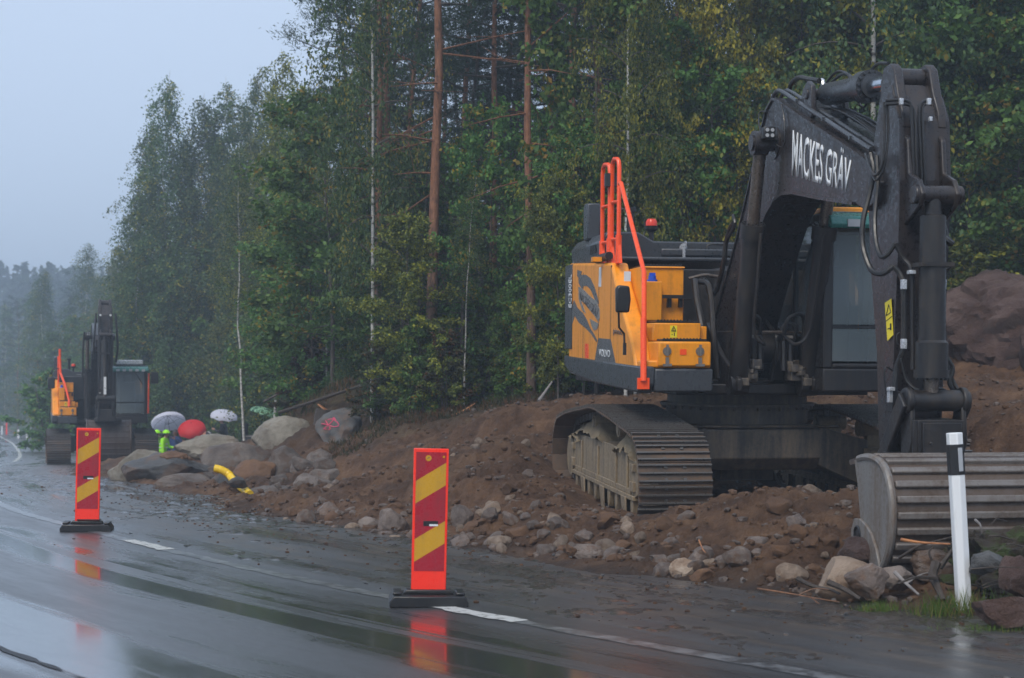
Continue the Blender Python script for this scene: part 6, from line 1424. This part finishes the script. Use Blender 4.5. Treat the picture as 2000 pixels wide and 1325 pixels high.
plant('birchB', 490, 50, 1118, 'dark pointed birch between the weeping and yellowing birches', 'birch', rz=1.9, wide=.8)
plant('birchY', 1222, 23, 12, 'slim green birch above the orange rails', 'birch', rz=4.4, wide=.55)
plant('birchB', 1706, 25, 17, 'birch with white speckled trunk behind the boom tip', 'birch', rz=5.0, wide=.8)
plant('autumn', 1400, 24.5, 8.6, 'yellow leaved tree above the excavator hood', 'tree', rz=3.6, wide=.6); plant('autumn', 1345, 26, 9, 'yellow leaved tree just left of the one above the hood', 'tree', rz=1.2, wide=.5); plant('autumn', 1560, 27, 10, 'yellow tinged tree behind the hose loop on the boom', 'tree', rz=2.2, wide=.5)
plant('birchA', 1862, 26, 14, 'thin leaning birch right of the excavator arm', 'birch', rz=1.0, lean=R(3), wide=.8)
plant('pineB', 1458, 33, 18, 'thick red pine behind the top of the boom', 'pine', rz=.2)
plant('pineA', 1384, 34, 17, 'thin red pine behind the yellow leaved tree', 'pine', rz=3.9, wide=.8)
plant('leafA', 650, 31, 6.4, 'bright green spreading tree left of the white birch trunk', 'tree', rz=.4, wide=1.2)
plant('leafY', 800, 25.5, 3.6, 'small maple with yellow green leaves in front of the red pine', 'tree', rz=1.4)
plant('leafY', 1090, 23, 3.6, 'yellowing sapling left of the yellow counterweight', 'tree', rz=2.4, wide=.8)
for px_, d_, t_, w_ in ((600, 38, 1400, 1.2), (660, 35, 1420, 1.3), (720, 32, 1470, 1.1), (760, 30, 1500, 1.0), (1000, 26, 1560, .9), (900, 27.5, 1560, 1.0)): plant('leafA', px_, d_, t_, 'light green spreading leafy tree low in the forest edge', 'tree', 'light green low trees of the forest edge', wide=w_)
plant('bushB', 868, 24.6, 1.3, 'small pale yellow bush in front of the fallen trunk', 'bush', rz=1, wide=.9)
plant('bushB', 1910, 24.5, 1.9, 'yellow green bush above the huge reddish boulder', 'bush', rz=2, wide=1.5)
for px, d, top, key, ln, lab in [(478, 41, 1270, 'stemA', -2, 'pale birch stem leaning left at the middle of the left tree group'), (532, 40.5, 1180, 'stemB', 3, 'pale birch stem leaning right towards the yellowing crown'), (426, 59, 1300, 'stemA', 0, 'thin white birch stem straight above the smaller white umbrella'),
                              (590, 37, 1300, 'stemB', 1, 'thin pale stem right of the yellowing birches'), (945, 27, 1420, 'stemA', -1, 'thin pale stem beside the dead broken birch'), (640, 34, 1300, 'stemB', -1, 'pale stem in front of the light green trees left of the white birch'), (905, 26, 1330, 'stemA', 1, 'thin pale stem right of the tall red pine'), (1240, 24, 980, 'stemA', 2, 'slim pale stem behind the orange rails'), (1385, 25.5, 980, 'stemB', -2, 'thin pale stem in the yellow leaved trees above the hood'), (690, 33, 1330, 'stemA', 2, 'thin grey stem left of the tall white birch')]:
    plant(key, px, d, top, lab, 'birch', lean=R(ln), wide=.9)
# dead broken birch
b = MB(); x, y, z = at_ground(938, 27); rn = random.Random(3); b.tube([(x, y, z - .2), (x - .02, y, z + 1.2), (x + .03, y, z + 2.3), (x - .06, y, z + 3.1), (x - .08, y, z + 3.45)], [.075, .065, .055, .045, .02], 10)
for k_ in range(9):
    zz = z + rn.uniform(.8, 3.2); a = rn.uniform(0, 6.28); b.tube([(x, y, zz), (x + .35 * math.cos(a), y + .35 * math.sin(a), zz + rn.uniform(-.1, .2)), (x + .7 * math.cos(a), y + .7 * math.sin(a), zz + rn.uniform(-.4, .1))], [.008, .005, .002], 4)
o = b.build('dead_birch', BK['dead'], None, smooth=60); tag(o, 'dead broken birch stem between the two red pines', 'dead tree')
# --- the rest of the forest front and what closes it behind
G1, G2, G3, G4, G5 = 'birches and leafy trees of the forest edge', 'pines of the forest', 'dark spruces deep in the forest', 'bushes and saplings of the forest edge', 'misty trees far down the road'
for px, d, H, key, wd in [(305, 66, 1225, 'weep', 1), (385, 58, 1180, 'weepB', 1), (460, 56, 1190, 'birchA', 1.3), (600, 44, 1165, 'birchA', 1.3), (635, 40, 1150, 'birchB', 1.2), (530, 48, 1150, 'weep', 1), (360, 56, 1260, 'weepB', 1.2), (410, 54, 1230, 'weep', 1), (580, 41, 1230, 'weepB', 1), (500, 46, 1260, 'birchY', 1.3), (285, 63, 1320, 'weep', 1.1), (668, 38, 1130, 'weep', .7), (450, 47, 1330, 'weepB', 1.2), (620, 37, 1280, 'birchY', 1.2), (550, 39, 1330, 'weepB', 1.2), (470, 46, 9, 'leafB', 1.1), (400, 50, 7.5, 'leafA', 1.2), (340, 57, 7, 'leafB', 1.2), (570, 39, 7, 'leafB', 1.1), (735, 34, 980, 'birchB', .75), (715, 31, 1010, 'weep', .6), (290, 62, 6, 'leafA', 1.3), (525, 38, 5.5, 'leafA', 1.2), (440, 44, 5.5, 'leafB', 1.2),
                       (610, 34, 5, 'leafB', 1.1), (1165, 24.5, 8, 'leafA', .8), (1140, 23.5, 4.2, 'leafB', .9), (1290, 26, 9, 'birchA', .8), (1330, 24.5, 6, 'leafB', .9), (1500, 27, 10, 'birchY', .9), (1560, 26, 9, 'leafY', .8), (1600, 29, 13, 'birchA', .9), (1650, 27, 8, 'leafB', .9), (1760, 26.5, 9, 'leafA', 1), (1790, 30, 14, 'birchB', .9), (1890, 25.5, 6.5, 'leafB', 1.1), (1950, 27, 9, 'leafA', 1.1), (1990, 25.5, 6, 'leafB', 1.1), (2080, 28, 12, 'birchA', 1), (2060, 25, 7, 'leafA', 1.1), (1860, 29, 10, 'leafA', 1.1), (1440, 25.5, 5.5, 'leafA', .9), (1250, 24, 4.5, 'leafA', .8), (960, 27, 5.5, 'leafB', .8), (880, 28.5, 5, 'leafA', .8), (780, 30, 5, 'leafB', .9), (1060, 26, 5, 'leafA', .7), (2200, 27, 12, 'birchB', 1.1), (2350, 28, 13, 'weep', 1), (2250, 24, 7, 'leafA', 1.1)]:
    plant(key, px, d, H, 'green leafy tree standing in the forest edge row with no mark of its own', 'tree', G1, wide=wd)
for px, d, H, key in [(900, 34, 17, 'pineB'), (960, 31, 15.5, 'pineC'), (1080, 33, 16, 'pineA'), (1110, 29, 16.5, 'pineC'), (1170, 32, 17, 'pineB'), (1010, 38, 16, 'pineA'), (790, 36, 16.5, 'pineB'), (860, 40, 16, 'pineC'), (1250, 34, 17, 'pineC'), (1310, 31, 17, 'pineB'), (1530, 34, 17, 'pineC'), (1640, 35, 18, 'pineA'), (1740, 33, 17, 'pineB'), (1920, 33, 17, 'pineC'), (2030, 35, 18, 'pineA'), (720, 37, 15.5, 'pineC'), (760, 32, 16.5, 'pineA')]:
    plant(key, px, d, H, 'dark green pine in the forest behind the front row of trees', 'pine', G2)
for i in range(64):
    px = 700 + i * 24 + rt.uniform(-14, 14); row = i % 4; d = (34, 39, 45, 52)[row] + rt.uniform(-2, 2) + max(0, (900 - px)) * .02
    H = rt.uniform(9, 13) + row * 1.1 
    plant('spruceA' if rt.random() < .5 else 'spruceB', px, d, H, 'dark spruce closing the gaps deep in the forest', 'spruce', G3, wide=1.35)
for i in range(26):
    px = 760 + i * 21 + rt.uniform(-10, 10); d = rt.uniform(26.5, 33); plant('spruceA' if i % 2 else 'spruceB', px, d, rt.uniform(2.5, 5.5), 'young dark spruce under the taller trees of the forest', 'spruce', 'young spruces under the forest', wide=1.5) if i % 2 else None
for i in range(58):
    px = 560 + i * 26 + rt.uniform(-12, 12); d = rt.uniform(24.6, 29) if px > 720 else rt.uniform(32, 38)
    plant(('bushA', 'bushA', 'bushC', 'bushA', 'bushB')[i % 5], px, d, rt.uniform(.9, 2.4), 'green bush or sapling growing along the forest edge behind the dirt', 'bush', G4, wide=rt.uniform(.8, 1.2))
for i in range(16):
    px = 270 + i * 18 + rt.uniform(-6, 6); d = rt.uniform(58, 64) - max(0, px - 300) * .07
    plant(('bushA', 'leafB', 'leafA')[i % 3], px, d, rt.uniform(2.5, 4.5), 'green bush or sapling growing along the forest edge behind the dirt', 'bush', G4, wide=1.4)
plant('bushA', 95, 66, 3.6, 'round dark green bush left of the distant excavator', 'bush', rz=1, wide=1.5)
plant('bushA', 125, 72, 3.0, 'green bush behind the left track of the distant excavator', 'bush', rz=3, wide=1.6)
for i, (px, d, H, key) in enumerate([(60, 118, 12, 'birchA'), (95, 112, 13, 'weep'), (160, 108, 14.5, 'birchB'), (195, 100, 11.5, 'birchA'), (225, 92, 12.5, 'birchY'), (130, 125, 12, 'spruceA'), (35, 132, 12, 'pineA'), (175, 96, 8, 'leafA'), (240, 80, 9, 'birchB'), (110, 98, 7, 'leafB'), (215, 84, 7, 'leafA'), (10, 140, 12.5, 'birchA'), (75, 140, 14, 'spruceB'), (200, 120, 14, 'spruceA'), (155, 135, 15, 'pineB'), (-30, 135, 12, 'weep'), (250, 110, 14, 'birchA'), (140, 88, 5, 'leafB')]):
    plant(key, px, d, H, 'pale misty tree in the background left of the near forest', 'tree', G5, wide=1.25)
# far wooded hillside: reads as one mass
def far_wood():
    rng = np.random.default_rng(40); n = 3200; d = rng.uniform(175, 380, n); px = rng.uniform(-900, 900, n); X = (px - 1000) / FPX * d; Z = gzs(X, d); C_ = []; D_ = []
    S_, T_ = road_st(X, d)
    for i in range(n):
        if abs(T_[i]) < 9: continue
        H = rng.uniform(7.5, 12); k = 60; u = rng.random(k) ** .8; w = H * .17 * (1 - u) + .1; a = rng.uniform(0, 6.28, k); rr_ = w * np.sqrt(rng.random(k))
        C_.append(np.stack([X[i] + rr_ * np.cos(a), d[i] + rr_ * np.sin(a), Z[i] + H * u], 1)); D_.append(np.stack([np.cos(a), np.sin(a), -.5 + 0 * a], 1) + rng.normal(0, .3, (k, 3)))
    o = leaves_obj('distant_forest', np.vstack(C_), np.vstack(D_), .75, .38, L['spruce'], None, rng); tag(o, 'far spruce forest on the hill fading into the mist', 'forest', kind='stuff')
far_wood()
# grass
def grass(name, label, n, posf, hmin, hmax, seed, m, w=.004):
    rng = np.random.default_rng(seed); X, Y = posf(rng, n); Z = gzs(X, Y); k = len(X); h = rng.uniform(hmin, hmax, k)
    D_ = np.stack([rng.normal(0, .32, k), rng.normal(0, .32, k), np.ones(k)], 1); D_ /= np.linalg.norm(D_, axis=1, keepdims=True); C_ = np.stack([X, Y, Z], 1) + D_ * h[:, None] * .42
    n_ = k; rv = rng.normal(size=(n_, 3)); U = np.cross(D_, rv); U /= np.linalg.norm(U, axis=1, keepdims=True); a = D_ * h[:, None] * .5; b_ = U * w * (h[:, None] / hmax) ** .5
    V = np.stack([C_ - a, C_ + b_ - a * .4, C_ + a + rng.normal(0, .15, (n_, 3)) * h[:, None] * .3, C_ - b_ - a * .4], 1).reshape(-1, 3)
    me = bpy.data.meshes.new(name); me.from_pydata(V.tolist(), [], np.arange(n_ * 4).reshape(-1, 4).tolist()); me.materials.append(m); o = bpy.data.objects.new(name, me); col.objects.link(o); tag(o, label, 'grass', kind='stuff'); return o
def blob(cx, cy, sx, sy):
    def f(r, n): return cx + r.normal(0, sx, n), cy + r.normal(0, sy, n)
    return f
x, y, _ = P(1712, 1172, 9.55); o = grass('grass', 'bright green grass tuft at the road edge below the bucket', 500, blob(x, y, .07, .05), .04, .11, 1, L['grass'], .003)
x, y, _ = P(1860, 1195, 9.35); grass('grass', 'yellowish grass at the foot of the white post', 500, blob(x, y, .13, .07), .05, .20, 2, L['grass'], .003)
x, y, _ = P(1955, 1222, 8.75); grass('grass', 'green grass strip at the road edge right of the post', 700, blob(x, y, .22, .06), .03, .09, 3, L['grass'], .003)
def ff(r, n):
    px = r.uniform(640, 1100, n); d = r.uniform(23.6, 27, n) ; return (px - 1000) / FPX * d, d
grass('grass', 'low grass along the forest edge above the dirt bank', 9000, ff, .04, .14, 4, L['heather'], .010)
def fh(r, n):
    px = r.uniform(725, 1250, n); d = r.uniform(27, 37, n) ; return (px - 1000) / FPX * d, d
grass('undergrowth', 'brown and green undergrowth on the forest floor', 16000, fh, .08, .35, 5, L['heather'], .02)
def fh2(r, n):
    px = r.uniform(560, 730, n); d = r.uniform(29.6, 36, n); return (px - 1000) / FPX * d, d
grass('undergrowth', 'brown undergrowth behind the marked boulder', 5000, fh2, .06, .22, 7, L['heather'], .015)
def fv(r, n):
    s = r.uniform(72, 190, n); t = r.uniform(2.6, 12, n); return road_xy(s, t)
grass('grass', 'green grass verge along the far road', 16000, fv, .1, .35, 6, L['green'], .04)
# ------------------------------------------------------------------ haze
b = MB(); b.box2((-4300, -4300, -8), (4300, 4300, 46)); hz = b.build('haze', [], None, smooth=0)
hm = bpy.data.materials.new('haze'); hm.use_nodes = True; hn = hm.node_tree; hn.nodes.remove(hn.nodes['Principled BSDF'])
pv = hn.nodes.new('ShaderNodeVolumePrincipled'); pv.inputs['Color'].default_value = (.66, .77, .90, 1); pv.inputs['Density'].default_value = 0.0030; pv.inputs['Anisotropy'].default_value = .25
hn.links.new(pv.outputs[0], hn.nodes['Material Output'].inputs['Volume']); hz.data.materials.append(hm); tag(hz, kind='stuff'); hz['label'] = 'rainy haze over the whole scene'
